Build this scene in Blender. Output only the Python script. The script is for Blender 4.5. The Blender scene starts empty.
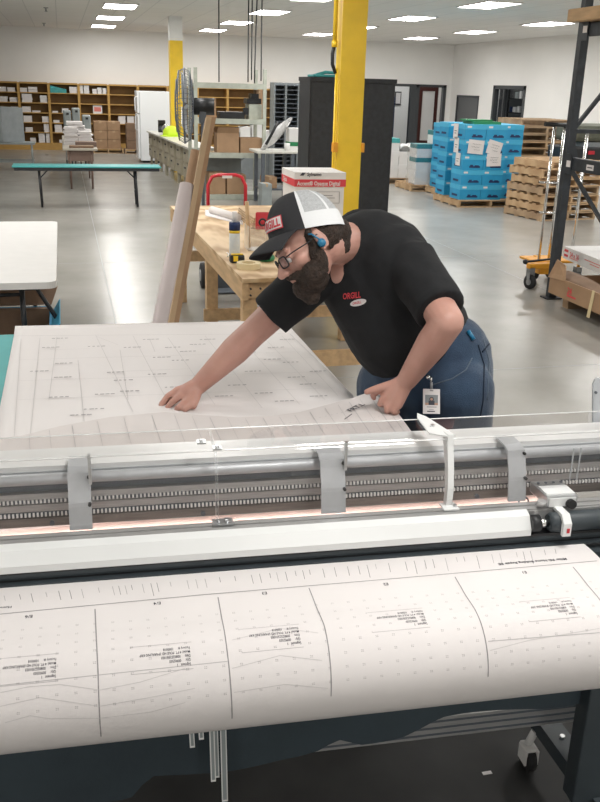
import bpy, bmesh, math, random
from mathutils import Vector, Matrix, noise, Euler
random.seed(7)
C = bpy.context.scene.collection
PI = math.pi
# ---------------------------------------------------------------- camera, world, exposure
CH = 2.0; FPX = 890.0
PITCH, ROLL, YAW = math.radians(19.5), math.radians(1.7), math.radians(14.8)
fw = Vector((math.sin(YAW)*math.cos(PITCH), math.cos(YAW)*math.cos(PITCH), -math.sin(PITCH)))
r0 = Vector((math.cos(YAW), -math.sin(YAW), 0)); u0 = r0.cross(fw)
RR = r0*math.cos(ROLL)+u0*math.sin(ROLL); UU = -r0*math.sin(ROLL)+u0*math.cos(ROLL)
cd = bpy.data.cameras.new('camera'); cam = bpy.data.objects.new('camera', cd); C.objects.link(cam)
m3 = Matrix((RR, UU, -fw)).transposed()
cam.matrix_world = Matrix.Translation((0, 0, CH)) @ m3.to_4x4()
cd.sensor_fit = 'HORIZONTAL'; cd.sensor_width = 36; cd.lens = FPX/600*36; cd.clip_start = .05; cd.clip_end = 200
bpy.context.scene.camera = cam
W = bpy.data.worlds.new('world'); bpy.context.scene.world = W; W.use_nodes = True
W.node_tree.nodes['Background'].inputs[0].default_value = (.95, .97, 1, 1)
W.node_tree.nodes['Background'].inputs[1].default_value = .35
vs = bpy.context.scene.view_settings
vs.view_transform = 'Standard'; vs.look = 'None'; vs.gamma = 1; vs.use_curve_mapping = False
vs.exposure = 0.0
LAMP = 23.5
def pz(x, y, z):
    d = fw*FPX+RR*(x-300)-UU*(y-401); return Vector((0, 0, CH))+d*((z-CH)/d.z)
def pY(x, y, Y):
    d = fw*FPX+RR*(x-300)-UU*(y-401); return Vector((0, 0, CH))+d*(Y/d.y)
def pX(x, y, X):
    d = fw*FPX+RR*(x-300)-UU*(y-401); return Vector((0, 0, CH))+d*(X/d.x)
def pd(x, y, D):
    d = fw*FPX+RR*(x-300)-UU*(y-401); return Vector((0, 0, CH))+d*(D/FPX)
# ---------------------------------------------------------------- materials
def mat(name, col, rough=.6, metal=0, nz=0, ns=8, bump=0, bs=60, spec=.5, emit=0, col2=None, alpha=1, trans=0, coat=0, stretch=None, sheen=0):
    m = bpy.data.materials.new(name); m.use_nodes = True; nt = m.node_tree; b = nt.nodes['Principled BSDF']
    b.inputs['Base Color'].default_value = (*col, 1); b.inputs['Roughness'].default_value = rough
    b.inputs['Metallic'].default_value = metal; b.inputs['Specular IOR Level'].default_value = spec
    if coat: b.inputs['Coat Weight'].default_value = coat
    if sheen: b.inputs['Sheen Weight'].default_value = sheen
    if trans: b.inputs['Transmission Weight'].default_value = trans
    if alpha < 1: b.inputs['Alpha'].default_value = alpha
    if emit: b.inputs['Emission Color'].default_value = (*col, 1); b.inputs['Emission Strength'].default_value = emit
    tc = nt.nodes.new('ShaderNodeTexCoord'); vec = tc.outputs['Object']
    if stretch:
        mp = nt.nodes.new('ShaderNodeMapping'); mp.inputs['Scale'].default_value = stretch
        nt.links.new(vec, mp.inputs[0]); vec = mp.outputs[0]
    if nz or col2:
        n = nt.nodes.new('ShaderNodeTexNoise'); n.inputs['Scale'].default_value = ns; n.inputs['Detail'].default_value = 5
        nt.links.new(vec, n.inputs['Vector'])
        r = nt.nodes.new('ShaderNodeValToRGB'); r.color_ramp.elements[0].position = .32; r.color_ramp.elements[1].position = .68
        c2 = col2 if col2 else tuple(min(1, c*(1+nz)) for c in col)
        c1 = col if col2 else tuple(c*(1-nz) for c in col)
        r.color_ramp.elements[0].color = (*c1, 1); r.color_ramp.elements[1].color = (*c2, 1)
        nt.links.new(n.outputs['Fac'], r.inputs[0]); nt.links.new(r.outputs[0], b.inputs['Base Color'])
    if bump:
        n2 = nt.nodes.new('ShaderNodeTexNoise'); n2.inputs['Scale'].default_value = bs; n2.inputs['Detail'].default_value = 4
        nt.links.new(vec, n2.inputs['Vector'])
        bp = nt.nodes.new('ShaderNodeBump'); bp.inputs['Strength'].default_value = bump; bp.inputs['Distance'].default_value = .01
        nt.links.new(n2.outputs['Fac'], bp.inputs['Height']); nt.links.new(bp.outputs[0], b.inputs['Normal'])
    return m
M = {}
def D(k, *a, **kw): M[k] = mat(k, *a, **kw)
D('wall', (.87, .86, .84), .85, nz=.02, ns=1.2, bump=.05, bs=40)
D('black', (.012, .013, .015), .45, nz=.2)
D('black_metal', (.02, .022, .026), .38, nz=.25, ns=20)
D('rack_black', (.022, .027, .034), .5, nz=.35, ns=14, bump=.1)
D('dark_rubber', (.012, .012, .013), .75)
D('yellow', (.83, .55, .025), .42, nz=.06, ns=5)
D('white_paint', (.8, .8, .79), .5, nz=.02)
D('white_gloss', (.80, .82, .84), .3)
D('white_plastic', (.68, .67, .655), .45, nz=.02, bump=.03, bs=200)
D('grey_metal', (.33, .34, .35), .4, .6, nz=.08, ns=10)
D('grey_paint', (.22, .24, .25), .5, nz=.08)
D('steel_beige', (.40, .42, .36), .5, nz=.12, ns=9)
D('dark_steel', (.10, .115, .135), .45, nz=.1)
D('alu', (.62, .63, .64), .28, .9, nz=.06, ns=12, stretch=(1, 40, 40))
D('alu_plate', (.50, .52, .54), .45, .35, nz=.04, ns=30)
D('alu_dull', (.48, .475, .47), .38, .5, nz=.12, ns=10, stretch=(1, 30, 30))
D('bronze_bar', (.20, .18, .165), .4, .4, nz=.15, ns=8, stretch=(1, 20, 20))
D('chrome', (.75, .75, .74), .14, 1)
D('rail_white', (.74, .75, .745), .3, nz=.01)
D('cardboard', (.36, .225, .13), .85, nz=.1, ns=6, bump=.08, bs=90)
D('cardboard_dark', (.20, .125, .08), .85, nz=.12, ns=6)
D('cardboard_light', (.47, .33, .20), .85, nz=.08, ns=5, bump=.06)
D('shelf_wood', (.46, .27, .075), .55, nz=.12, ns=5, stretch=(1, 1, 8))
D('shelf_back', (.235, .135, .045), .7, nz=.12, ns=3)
D('paper', (.72, .685, .675), .75, nz=.015, ns=3)
D('paper_box', (.70, .69, .68), .7, nz=.03)
D('teal', (.055, .34, .34), .5, nz=.06)
D('teal_dark', (.03, .19, .21), .5, nz=.06)
D('cabinet_tan', (.40, .36, .27), .5, nz=.06)
D('counter_top', (.62, .61, .56), .35, nz=.04)
D('desk_brown', (.17, .11, .085), .55, nz=.1)
D('desk_top', (.45, .41, .34), .4, nz=.05)
D('safety', (.62, .85, .03), .55)
D('red', (.52, .02, .035), .35, nz=.08)
D('red_print', (.62, .045, .06), .5)
D('pink_print', (.62, .19, .16), .6)
D('blue_box', (.02, .30, .55), .5, nz=.06, ns=6)
D('blue_light', (.06, .42, .66), .5, nz=.05, ns=6)
D('navy', (.012, .03, .11), .5)
D('ink', (.05, .05, .065), .7)
D('ink_grey', (.30, .285, .29), .8)
D('ink_faint', (.44, .42, .425), .8)
D('ink_pale', (.55, .53, .525), .8)
D('wood_light', (.55, .36, .19), .6, nz=.15, ns=4, stretch=(6, 1, 6), bump=.05)
D('pallet_wood', (.40, .25, .13), .8, col2=(.55, .38, .22), ns=5, bump=.2, bs=30)
D('pallet_old', (.30, .20, .12), .85, col2=(.44, .31, .19), ns=5, bump=.2, bs=30)
D('green', (.015, .19, .07), .45)
D('olive', (.085, .09, .065), .55, nz=.2)
D('orange', (.75, .33, .02), .45, nz=.08)
D('denim', (.010, .026, .058), .85, col2=(.026, .058, .108), ns=7, bump=.3, bs=260, sheen=.2)
D('shirt', (.0065, .007, .0085), .9, nz=.15, ns=30, bump=.25, bs=14)
D('cap_black', (.022, .022, .025), .85, bump=.2, bs=300)
D('cap_mesh', (.46, .47, .48), .8, nz=.12, ns=160, bump=.5, bs=300)
D('cap_white', (.74, .75, .76), .75, bump=.1, bs=200)
D('hair', (.03, .017, .011), .8, nz=.4, ns=60, bump=.8, bs=160)
D('blue_plug', (.015, .16, .30), .35)
D('leather', (.02, .014, .011), .5)
D('fabric_slate', (.032, .047, .058), .8, nz=.12, ns=5, bump=.12, bs=30)
D('leg_dark', (.035, .045, .052), .5, nz=.08)
D('tape_tan', (.68, .56, .33), .6)
D('tube_grey', (.50, .43, .42), .5, nz=.04)
D('crate_grey', (.27, .30, .30), .55, nz=.08)
D('door_grey', (.13, .135, .14), .5)
D('door_wood', (.075, .022, .018), .4)
D('frame_dark', (.05, .055, .06), .45)
D('bag', (.66, .66, .66), .3, nz=.1, ns=20)
D('skin_photo', (.45, .27, .2), .6)
def glassy(name, col, ior_mix=.12, rough=.03, tint=(.97, .98, .98)):
    m = bpy.data.materials.new(name); m.use_nodes = True; nt = m.node_tree; nt.nodes.clear()
    o = nt.nodes.new('ShaderNodeOutputMaterial'); t = nt.nodes.new('ShaderNodeBsdfTransparent'); t.inputs[0].default_value = (*tint, 1)
    g = nt.nodes.new('ShaderNodeBsdfGlossy'); g.inputs[0].default_value = (*col, 1); g.inputs['Roughness'].default_value = rough
    f = nt.nodes.new('ShaderNodeLayerWeight'); f.inputs[0].default_value = .5
    pw = nt.nodes.new('ShaderNodeMath'); pw.operation = 'POWER'; pw.inputs[1].default_value = 5; nt.links.new(f.outputs['Facing'], pw.inputs[0])
    a = nt.nodes.new('ShaderNodeMath'); a.operation = 'MULTIPLY_ADD'; a.inputs[1].default_value = .9; a.inputs[2].default_value = ior_mix
    x = nt.nodes.new('ShaderNodeMixShader'); nt.links.new(pw.outputs[0], a.inputs[0]); nt.links.new(a.outputs[0], x.inputs[0])
    nt.links.new(t.outputs[0], x.inputs[1]); nt.links.new(g.outputs[0], x.inputs[2]); nt.links.new(x.outputs[0], o.inputs[0]); M[name] = m
glassy('acrylic', (1, 1, 1), .07, .05, (.95, .94, .94)); glassy('pane', (1, 1, 1), .02, .02, (.75, .78, .8)); glassy('lens', (1, 1, 1), .0, .02, (.9, .9, .92)); glassy('film', (1, 1, 1), .10, .3, (.97, .975, .98))
def skin_mat():
    m = mat('skin', (.45, .235, .185), .5, col2=(.54, .30, .24), ns=9, bump=.08, bs=120)
    b = m.node_tree.nodes['Principled BSDF']; b.inputs['Subsurface Weight'].default_value = .12; b.inputs['Subsurface Radius'].default_value = (1, .35, .2); b.inputs['Subsurface Scale'].default_value = .01
    M['skin'] = m
skin_mat()
def floor_shading():
    m = bpy.data.materials.new('polished_concrete'); m.use_nodes = True; nt = m.node_tree; b = nt.nodes['Principled BSDF']; L = nt.links.new
    tc = nt.nodes.new('ShaderNodeTexCoord'); mp = nt.nodes.new('ShaderNodeMapping'); mp.inputs['Location'].default_value = (.3, .2, .37); L(tc.outputs['Object'], mp.inputs[0])
    n = nt.nodes.new('ShaderNodeTexNoise'); n.inputs['Scale'].default_value = .55; n.inputs['Detail'].default_value = 5; n.inputs['Roughness'].default_value = .6
    L(mp.outputs[0], n.inputs['Vector'])
    r = nt.nodes.new('ShaderNodeValToRGB'); r.color_ramp.elements[0].position = .3; r.color_ramp.elements[1].position = .72
    r.color_ramp.elements[0].color = (.235, .225, .203, 1); r.color_ramp.elements[1].color = (.38, .37, .34, 1); L(n.outputs['Fac'], r.inputs[0])
    L(r.outputs[0], b.inputs['Base Color'])
    n2 = nt.nodes.new('ShaderNodeTexNoise'); n2.inputs['Scale'].default_value = 2.5; n2.inputs['Detail'].default_value = 6; L(mp.outputs[0], n2.inputs['Vector'])
    mr = nt.nodes.new('ShaderNodeMapRange'); mr.inputs[3].default_value = .22; mr.inputs[4].default_value = .36; L(n2.outputs['Fac'], mr.inputs[0]); b.inputs['Roughness'].default_value = .26
    b.inputs['Specular IOR Level'].default_value = .5
    M['floor'] = m
floor_shading()
def ceil_mat():
    m = bpy.data.materials.new('ceiling_tiles'); m.use_nodes = True; nt = m.node_tree; b = nt.nodes['Principled BSDF']; L = nt.links.new
    tc = nt.nodes.new('ShaderNodeTexCoord')
    br = nt.nodes.new('ShaderNodeTexBrick'); br.offset = 0; br.inputs['Scale'].default_value = 1; br.inputs['Mortar Size'].default_value = .012
    br.inputs['Brick Width'].default_value = .61; br.inputs['Row Height'].default_value = 1.22
    br.inputs['Mortar'].default_value = (.66, .66, .65, 1); br.inputs['Color1'].default_value = (.80, .79, .77, 1); br.inputs['Color2'].default_value = (.77, .76, .74, 1)
    L(tc.outputs['Object'], br.inputs['Vector']); L(br.outputs[0], b.inputs['Base Color']); b.inputs['Roughness'].default_value = .9
    M['ceiling'] = m
ceil_mat()
def ply_mat():
    m = bpy.data.materials.new('plywood'); m.use_nodes = True; nt = m.node_tree; b = nt.nodes['Principled BSDF']; L = nt.links.new
    tc = nt.nodes.new('ShaderNodeTexCoord'); mp = nt.nodes.new('ShaderNodeMapping'); mp.inputs['Scale'].default_value = (2.2, .55, 1); L(tc.outputs['Object'], mp.inputs[0])
    w = nt.nodes.new('ShaderNodeTexWave'); w.wave_type = 'RINGS'; w.inputs['Scale'].default_value = 3.2; w.inputs['Distortion'].default_value = 7; w.inputs['Detail'].default_value = 2; w.inputs['Detail Scale'].default_value = .8; L(mp.outputs[0], w.inputs['Vector'])
    r = nt.nodes.new('ShaderNodeValToRGB'); r.color_ramp.elements[0].color = (.40, .245, .11, 1); r.color_ramp.elements[1].color = (.68, .50, .30, 1); L(w.outputs['Fac'], r.inputs[0]); L(r.outputs[0], b.inputs['Base Color']); b.inputs['Roughness'].default_value = .6
    M['plywood'] = m
ply_mat()
# ---------------------------------------------------------------- mesh builder
class MB:
    def __init__(s): s.bm = bmesh.new(); s.mats = []; s.mi = 0
    def use(s, k):
        if k not in s.mats: s.mats.append(k)
        s.mi = s.mats.index(k); return s
    def _f(s, vs):
        try: f = s.bm.faces.new(vs)
        except ValueError: return None
        f.material_index = s.mi; return f
    def box(s, x0, x1, y0, y1, z0, z1, T=None, bev=0):
        P = [(x, y, z) for z in (z0, z1) for y in (y0, y1) for x in (x0, x1)]
        v = [s.bm.verts.new(T @ Vector(p) if T else p) for p in P]
        fs = [s._f([v[i] for i in q]) for q in ((0, 2, 3, 1), (4, 5, 7, 6), (0, 1, 5, 4), (2, 6, 7, 3), (0, 4, 6, 2), (1, 3, 7, 5))]
        if bev:
            es = list({e for f in fs for e in f.edges})
            r = bmesh.ops.bevel(s.bm, geom=es, offset=bev, segments=2, affect='EDGES', profile=.5)
            for f in r['faces']: f.material_index = s.mi
        return s
    def bar(s, p, q, w, h=None, up=(0, 0, 1)):
        p, q = Vector(p), Vector(q); h = h or w; d = (q-p); L = d.length; d.normalize(); u = Vector(up)
        if abs(d.dot(u)) > .98: u = Vector((0, 1, 0))
        a = d.cross(u).normalized(); b = a.cross(d)
        T = Matrix((( a.x, d.x, b.x, p.x), (a.y, d.y, b.y, p.y), (a.z, d.z, b.z, p.z), (0, 0, 0, 1)))
        return s.box(-w/2, w/2, 0, L, -h/2, h/2, T)
    def tube(s, pts, r, n=10, cap=True):
        pts = [Vector(p) for p in pts]; rs = r if isinstance(r, (list, tuple)) else [r]*len(pts); rings = []; pa = None
        for i, p in enumerate(pts):
            d = (pts[min(i+1, len(pts)-1)]-pts[max(i-1, 0)]).normalized()
            if pa is None: a = d.orthogonal().normalized()
            else:
                a = pa-d*pa.dot(d); a = a.normalized() if a.length > 1e-6 else d.orthogonal().normalized()
            pa = a; b = d.cross(a)
            rings.append([s.bm.verts.new(p+(a*math.cos(2*PI*k/n)+b*math.sin(2*PI*k/n))*rs[i]) for k in range(n)])
        for A, B in zip(rings, rings[1:]):
            for k in range(n):
                f = s._f([A[k], A[(k+1) % n], B[(k+1) % n], B[k]])
                if f: f.smooth = True
        if cap: s._f(rings[0][::-1]); s._f(rings[-1])
        return s
    def cyl(s, p, q, r, n=16): return s.tube([p, q], r, n)
    def lathe(s, prof, c=(0, 0, 0), ax=(0, 0, 1), n=24):
        c = Vector(c); ax = Vector(ax).normalized(); a = ax.orthogonal().normalized(); b = ax.cross(a); rings = []
        for r, h in prof: rings.append([s.bm.verts.new(c+ax*h+(a*math.cos(2*PI*k/n)+b*math.sin(2*PI*k/n))*max(r, 1e-4)) for k in range(n)])
        for A, B in zip(rings, rings[1:]):
            for k in range(n):
                f = s._f([A[k], A[(k+1) % n], B[(k+1) % n], B[k]])
                if f: f.smooth = True
        s._f(rings[0][::-1]); s._f(rings[-1]); return s
    def ring(s, c, ax, R, r, n=28, m=8):
        c = Vector(c); ax = Vector(ax).normalized(); a = ax.orthogonal().normalized(); b = ax.cross(a); V = []
        for i in range(n):
            d = a*math.cos(2*PI*i/n)+b*math.sin(2*PI*i/n)
            V.append([s.bm.verts.new(c+d*(R+r*math.cos(2*PI*j/m))+ax*r*math.sin(2*PI*j/m)) for j in range(m)])
        for i in range(n):
            for j in range(m):
                f = s._f([V[i][j], V[(i+1) % n][j], V[(i+1) % n][(j+1) % m], V[i][(j+1) % m]]); f.smooth = True
        return s
    def ell(s, c, r, T=None, n=20, m=14):
        c = Vector(c); r = (r, r, r) if not hasattr(r, '__len__') else r; V = []
        T = T or Matrix.Identity(3)
        top = s.bm.verts.new(c+T @ Vector((0, 0, r[2]))); bot = s.bm.verts.new(c+T @ Vector((0, 0, -r[2])))
        for j in range(1, m):
            t = PI*j/m
            V.append([s.bm.verts.new(c+T @ Vector((r[0]*math.sin(t)*math.cos(2*PI*i/n), r[1]*math.sin(t)*math.sin(2*PI*i/n), r[2]*math.cos(t)))) for i in range(n)])
        for i in range(n):
            k = (i+1) % n
            for f in [s._f([top, V[0][i], V[0][k]])]+[s._f([A[i], B[i], B[k], A[k]]) for A, B in zip(V, V[1:])]+[s._f([bot, V[-1][k], V[-1][i]])]: f.smooth = True
        return s
    def cone(s, p, q, r1, r2, n=18):
        p, q = Vector(p), Vector(q); ax = (q-p); L = ax.length; pr = []
        for k in range(6): t = -PI/2+PI/2*k/5; pr.append((r1*math.cos(t), r1*math.sin(t)))
        for k in range(6): t = PI/2*k/5; pr.append((r2*math.cos(t), L+r2*math.sin(t)))
        return s.lathe(pr, p, ax, n)
    def prism(s, poly, vec, T=None):
        vec = Vector(vec); A = [s.bm.verts.new(T @ Vector(p) if T else Vector(p)) for p in poly]
        B = [s.bm.verts.new(T @ (Vector(p)+vec) if T else Vector(p)+vec) for p in poly]; n = len(poly)
        s._f(A[::-1]); s._f(B)
        for i in range(n): s._f([A[i], A[(i+1) % n], B[(i+1) % n], B[i]])
        return s
    def quad(s, *p): s._f([s.bm.verts.new(Vector(a)) for a in p]); return s
    def grid(s, fn, nu, nv, thick=0, smooth=True):
        V = [[s.bm.verts.new(fn(i/nu, j/nv)) for j in range(nv+1)] for i in range(nu+1)]
        for i in range(nu):
            for j in range(nv):
                f = s._f([V[i][j], V[i+1][j], V[i+1][j+1], V[i][j+1]]); f.smooth = smooth
        if thick:
            W_ = [[s.bm.verts.new(Vector(fn(i/nu, j/nv))-Vector((0, 0, thick))) for j in range(nv+1)] for i in range(nu+1)]
            for i in range(nu):
                for j in range(nv):
                    f = s._f([W_[i][j], W_[i][j+1], W_[i+1][j+1], W_[i+1][j]]); f.smooth = smooth
            for i in range(nu):
                s._f([V[i][0], W_[i][0], W_[i+1][0], V[i+1][0]]); s._f([V[i][nv], V[i+1][nv], W_[i+1][nv], W_[i][nv]])
            for j in range(nv):
                s._f([V[0][j], V[0][j+1], W_[0][j+1], W_[0][j]]); s._f([V[nu][j], W_[nu][j], W_[nu][j+1], V[nu][j+1]])
        return s
    def text(s, txt, size, fn, bold=0, align='LEFT', sub=0):
        cu = bpy.data.curves.new('t', 'FONT'); cu.body = txt; cu.size = size; cu.offset = bold; cu.align_x = align; cu.resolution_u = 2
        o = bpy.data.objects.new('t', cu); C.objects.link(o); dg = bpy.context.evaluated_depsgraph_get(); me = o.evaluated_get(dg).to_mesh()
        vs_ = [s.bm.verts.new(fn(v.co.x, v.co.y)) for v in me.vertices]
        for p in me.polygons: s._f([vs_[i] for i in p.vertices])
        o.evaluated_get(dg).to_mesh_clear(); bpy.data.objects.remove(o); bpy.data.curves.remove(cu); return s
    def build(s, name, mk=None, parent=None, fix=True):
        me = bpy.data.meshes.new(name)
        if fix: bmesh.ops.recalc_face_normals(s.bm, faces=s.bm.faces)
        off = Vector((0, 0, 0)); p = parent
        while p is not None: off += p.location; p = p.parent
        if off.length: bmesh.ops.translate(s.bm, verts=s.bm.verts, vec=-off)
        s.bm.to_mesh(me); s.bm.free()
        if not s.mats: s.mats = [mk]
        for k in s.mats: me.materials.append(M[k] if k else M[mk])
        o = bpy.data.objects.new(name, me); C.objects.link(o)
        if parent: o.parent = parent
        return o
def tag(o, label, cat, group=None, kind=None):
    if kind: o['kind'] = kind
    if label: o['label'] = label
    if cat: o['category'] = cat
    if group: o['group'] = group
    return o
def thing(name, loc, label, cat, group=None):
    o = bpy.data.objects.new(name, None); o.empty_display_size = .1; C.objects.link(o); o.location = loc
    return tag(o, label, cat, group)
def struct(name, mb, mk, label=None):
    o = mb.build(name, mk); o['kind'] = 'structure'
    if label: o['label'] = label; o['category'] = name.split('_')[0]
    return o
def dup(root, loc, rz=0, label=None, group=None):
    r = root.copy(); C.objects.link(r); r.location = loc; r.rotation_euler = (0, 0, rz)
    if label: r['label'] = label
    if group: r['group'] = group
    for ch in root.children:
        c = ch.copy(); C.objects.link(c); c.parent = r
        for g in ch.children:
            d = g.copy(); C.objects.link(d); d.parent = c
    return r
ORD = ['first', 'second', 'third', 'fourth', 'fifth', 'sixth', 'seventh', 'eighth', 'ninth', 'tenth', 'eleventh', 'twelfth']
def ctr(o_mb_origin): return o_mb_origin
def rel(root): return Matrix.Translation(root.location)
# ---------------------------------------------------------------- structure
XR, YB, XL, YF, ZC = 12.4, 28.73, -9.0, -6.0, 3.38
struct('floor', MB().box(XL-.2, XR+4, YF-.2, YB+5, -.1, 0), 'floor')
jt = MB()
for k in range(-1, 4): jt.box(.35+4.6*k, .356+4.6*k, YF, YB, -.001, .0006)
for k in range(0, 7): jt.box(XL, XR, 1.3+4.6*k, 1.306+4.6*k, -.001, .0006)
struct('trim_1', jt, 'crate_grey')
struct('ceiling', MB().box(XL-.2, XR+4, YF-.2, YB+5, ZC, ZC+.1), 'ceiling')
struct('wall_left', MB().box(XL-.2, XL, YF, YB, 0, ZC), 'wall')
struct('wall_rear', MB().box(XL-.2, XR+.2, YF-.2, YF, 0, ZC), 'wall')
OX0, OX1, OZ = 9.6, 12.22, 2.15
struct('wall_far', MB().box(XL-.2, OX0, YB, YB+.2, 0, ZC).box(OX1, XR+.2, YB, YB+.2, 0, ZC).box(OX0, OX1, YB, YB+.2, OZ, ZC), 'wall')
DY0, DY1, WY0, WY1 = 26.55, 28.2, 23.6, 25.6
struct('wall_right', MB().box(XR, XR+.2, YF, WY0, 0, ZC).box(XR, XR+.2, WY1, DY0, 0, ZC).box(XR, XR+.2, DY1, YB+.2, 0, ZC).box(XR, XR+.2, WY0, WY1, 2.17, ZC).box(XR, XR+.2, DY0, DY1, 1.86, ZC), 'wall')
struct('baseboard_far', MB().box(XL, OX0, YB-.012, YB, 0, .1), 'frame_dark')
struct('baseboard_right', MB().box(XR-.012, XR, YF, WY0, 0, .1), 'frame_dark')
# office behind the far wall
struct('wall_office', MB().box(9.0, 14, YB+3.2, YB+3.3, 0, ZC).box(8.9, 9.0, YB+.2, YB+3.3, 0, ZC).box(14, 14.1, YB+.2, YB+3.3, 0, ZC), 'wall')
fr = MB().use('frame_dark')
for x in (OX0+.03, 10.35, 11.22, OX1-.05): fr.box(x-.05, x+.05, YB-.03, YB+.15, 0, OZ)
fr.box(OX0, OX1, YB-.03, YB+.15, OZ-.08, OZ).box(OX0, 11.22, YB-.03, YB+.15, 0, .12).box(11.0, 11.3, YB-.02, YB+.15, 0, OZ)
struct('window_1', fr, None, 'dark framed office glazing in the far wall right of the black cabinet')
gl = MB().use('pane').quad((OX0, YB+.06, .12), (11.0, YB+.06, .12), (11.0, YB+.06, OZ-.08), (OX0, YB+.06, OZ-.08))
struct('window_2', gl, None)
d = MB().use('door_wood').box(12.05, 12.75, YB+1.9, YB+1.95, 0, .3).box(12.05, 12.75, YB+1.9, YB+1.95, 1.95, 2.1).box(12.05, 12.17, YB+1.9, YB+1.95, .3, 1.95).box(12.63, 12.75, YB+1.9, YB+1.95, .3, 1.95).use('wall').box(12.17, 12.63, YB+1.92, YB+1.93, .3, 1.95)
struct('door_1', d, None, 'red-brown wooden office door with a pale panel seen through the glazing')
o = MB().use('black').box(11.62, 11.85, YB+3.15, YB+3.2, 1.45, 1.9).use('paper').box(11.65, 11.82, YB+3.14, YB+3.15, 1.49, 1.86).build('picture_frame')
tag(o, 'small black framed picture on the office wall behind the glazing', 'picture')
t = thing('storage_cabinet', (10.55, YB+1.2, 0), 'dark blue-grey metal cabinet standing inside the glazed office', 'cabinet')
MB().box(10.0, 10.85, YB+1, YB+1.5, 0, 1.75, bev=.01).build('body', 'navy', t); MB().box(10.44, 10.46, YB+.98, YB+1, .8, .95).build('handle', 'chrome', t)
t = thing('storage_cabinet', (10.3, YB+.5, 0), 'dark grey office cabinet right behind the glass', 'cabinet')
MB().box(9.62, 9.98, YB+.35, YB+.8, 0, 1.8).build('body', 'dark_steel', t); MB().box(9.7, 9.72, YB+.33, YB+.35, .8, .95).build('handle', 'chrome', t)
# door and window of the right wall
struct('door_2', MB().use('door_grey').box(XR+.02, XR+.07, DY0+.06, DY1-.06, 0, 1.8).use('frame_dark').box(XR-.02, XR+.1, DY0, DY0+.06, 0, 1.86).box(XR-.02, XR+.1, DY1-.06, DY1, 0, 1.86).box(XR-.02, XR+.1, DY0, DY1, 1.8, 1.86).use('chrome').box(XR-.03, XR+.02, DY0+.16, DY0+.2, .95, 1.05), None, 'plain dark grey door in the right wall near the corner')
struct('window_3', MB().use('frame_dark').box(XR-.02, XR+.12, WY0, WY0+.12, 0, 2.17).box(XR-.02, XR+.12, WY1-.12, WY1, 0, 2.17).box(XR-.02, XR+.12, WY0, WY1, 2.07, 2.17).box(XR, XR+.1, 24.9, 24.98, 0, 2.1).use('pane').quad((XR+.05, WY0+.1, .1), (XR+.05, WY1-.1, .1), (XR+.05, WY1-.1, 2.08), (XR+.05, WY0+.1, 2.08)), None, 'dark framed glazed opening in the right wall showing stocked shelves')
struct('wall_stockroom', MB().box(XR+3.5, XR+3.6, 20, YB+.2, 0, ZC).box(XR+.2, XR+3.6, 19.9, 20, 0, ZC).box(XR+.2, XR+3.6, YB+.2, YB+.3, 0, ZC), 'door_grey')
t = thing('stock_rack', (XR+1.2, 24.5, 0), 'black shelf rack full of small white and yellow packets behind the right wall glazing', 'rack')
b = MB()
for z in (.2, .6, 1.0, 1.4, 1.8, 2.15): b.box(XR+1, XR+1.5, 22.8, 26.6, z-.02, z+.02)
for y in (22.8, 23.7, 24.6, 25.6, 26.6): b.box(XR+1, XR+1.04, y-.02, y+.02, 0, 2.3)
b.build('frame', 'black', t)
for z in (1.02, 1.42, 1.82):
    y = 23.0
    while y < 26.4:
        w = random.uniform(.12, .25); MB().box(XR+1.02, XR+1.3, y, y+w*.8, z, z+random.uniform(.12, .25)).build('packet', random.choice(['paper_box', 'crate_grey', 'paper_box', 'navy', 'yellow']), t); y += w+random.uniform(.03, .15)
# ---------------------------------------------------------------- ceiling lights
M['lamp'] = mat('lamp', (1, .985, .955), emit=LAMP)
lroot = None; cols = {-3: 'far left', -2: 'left', -1: 'left aisle', 0: 'leftmost visible', 1: 'second visible', 2: 'third visible', 3: 'rightmost'}
for k in range(-3, 4):
    for j in range(9):
        X = 1.22+2.93*k; Y = 26.75-.11*X-3.62*j
        if (k < 0 and j < 4) or Y < YF+.4 or (j > 4 and (k+j) % 3 == 0): continue
        pxs = (Vector((X, Y, ZC))-Vector((0, 0, CH))); vis = pxs.dot(fw) > 0 and pxs.dot(UU)/max(.1, pxs.dot(fw)) < 401/890 and abs(pxs.dot(RR)/max(.1, pxs.dot(fw))) < 300/890
        lab = 'bright recessed ceiling light, %s column from the left, %s from the far wall' % (ORD[k], ORD[j]) if vis else 'ceiling light out of view, %s column from left, %s row from the far wall' % (ORD[k+3], ORD[j])
        if lroot is None:
            lroot = thing('ceiling_light', (0, 0, 0), lab, 'light', 'recessed ceiling lights')
            f = MB(); f.box(-.33, -.3, -.63, .63, -.02, .0).box(.3, .33, -.63, .63, -.02, .0).box(-.33, .33, -.63, -.6, -.02, 0).box(-.33, .33, .6, .63, -.02, 0).build('frame', 'white_paint', lroot)
            MB().quad((-.3, -.6, -.012), (-.3, .6, -.012), (.3, .6, -.012), (.3, -.6, -.012)).build('diffuser', 'lamp', lroot, fix=False)
            lroot.location = (X, Y, ZC)
        else: dup(lroot, (X, Y, ZC), 0, lab, 'recessed ceiling lights' if vis else 'ceiling lights out of the picture')
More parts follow.
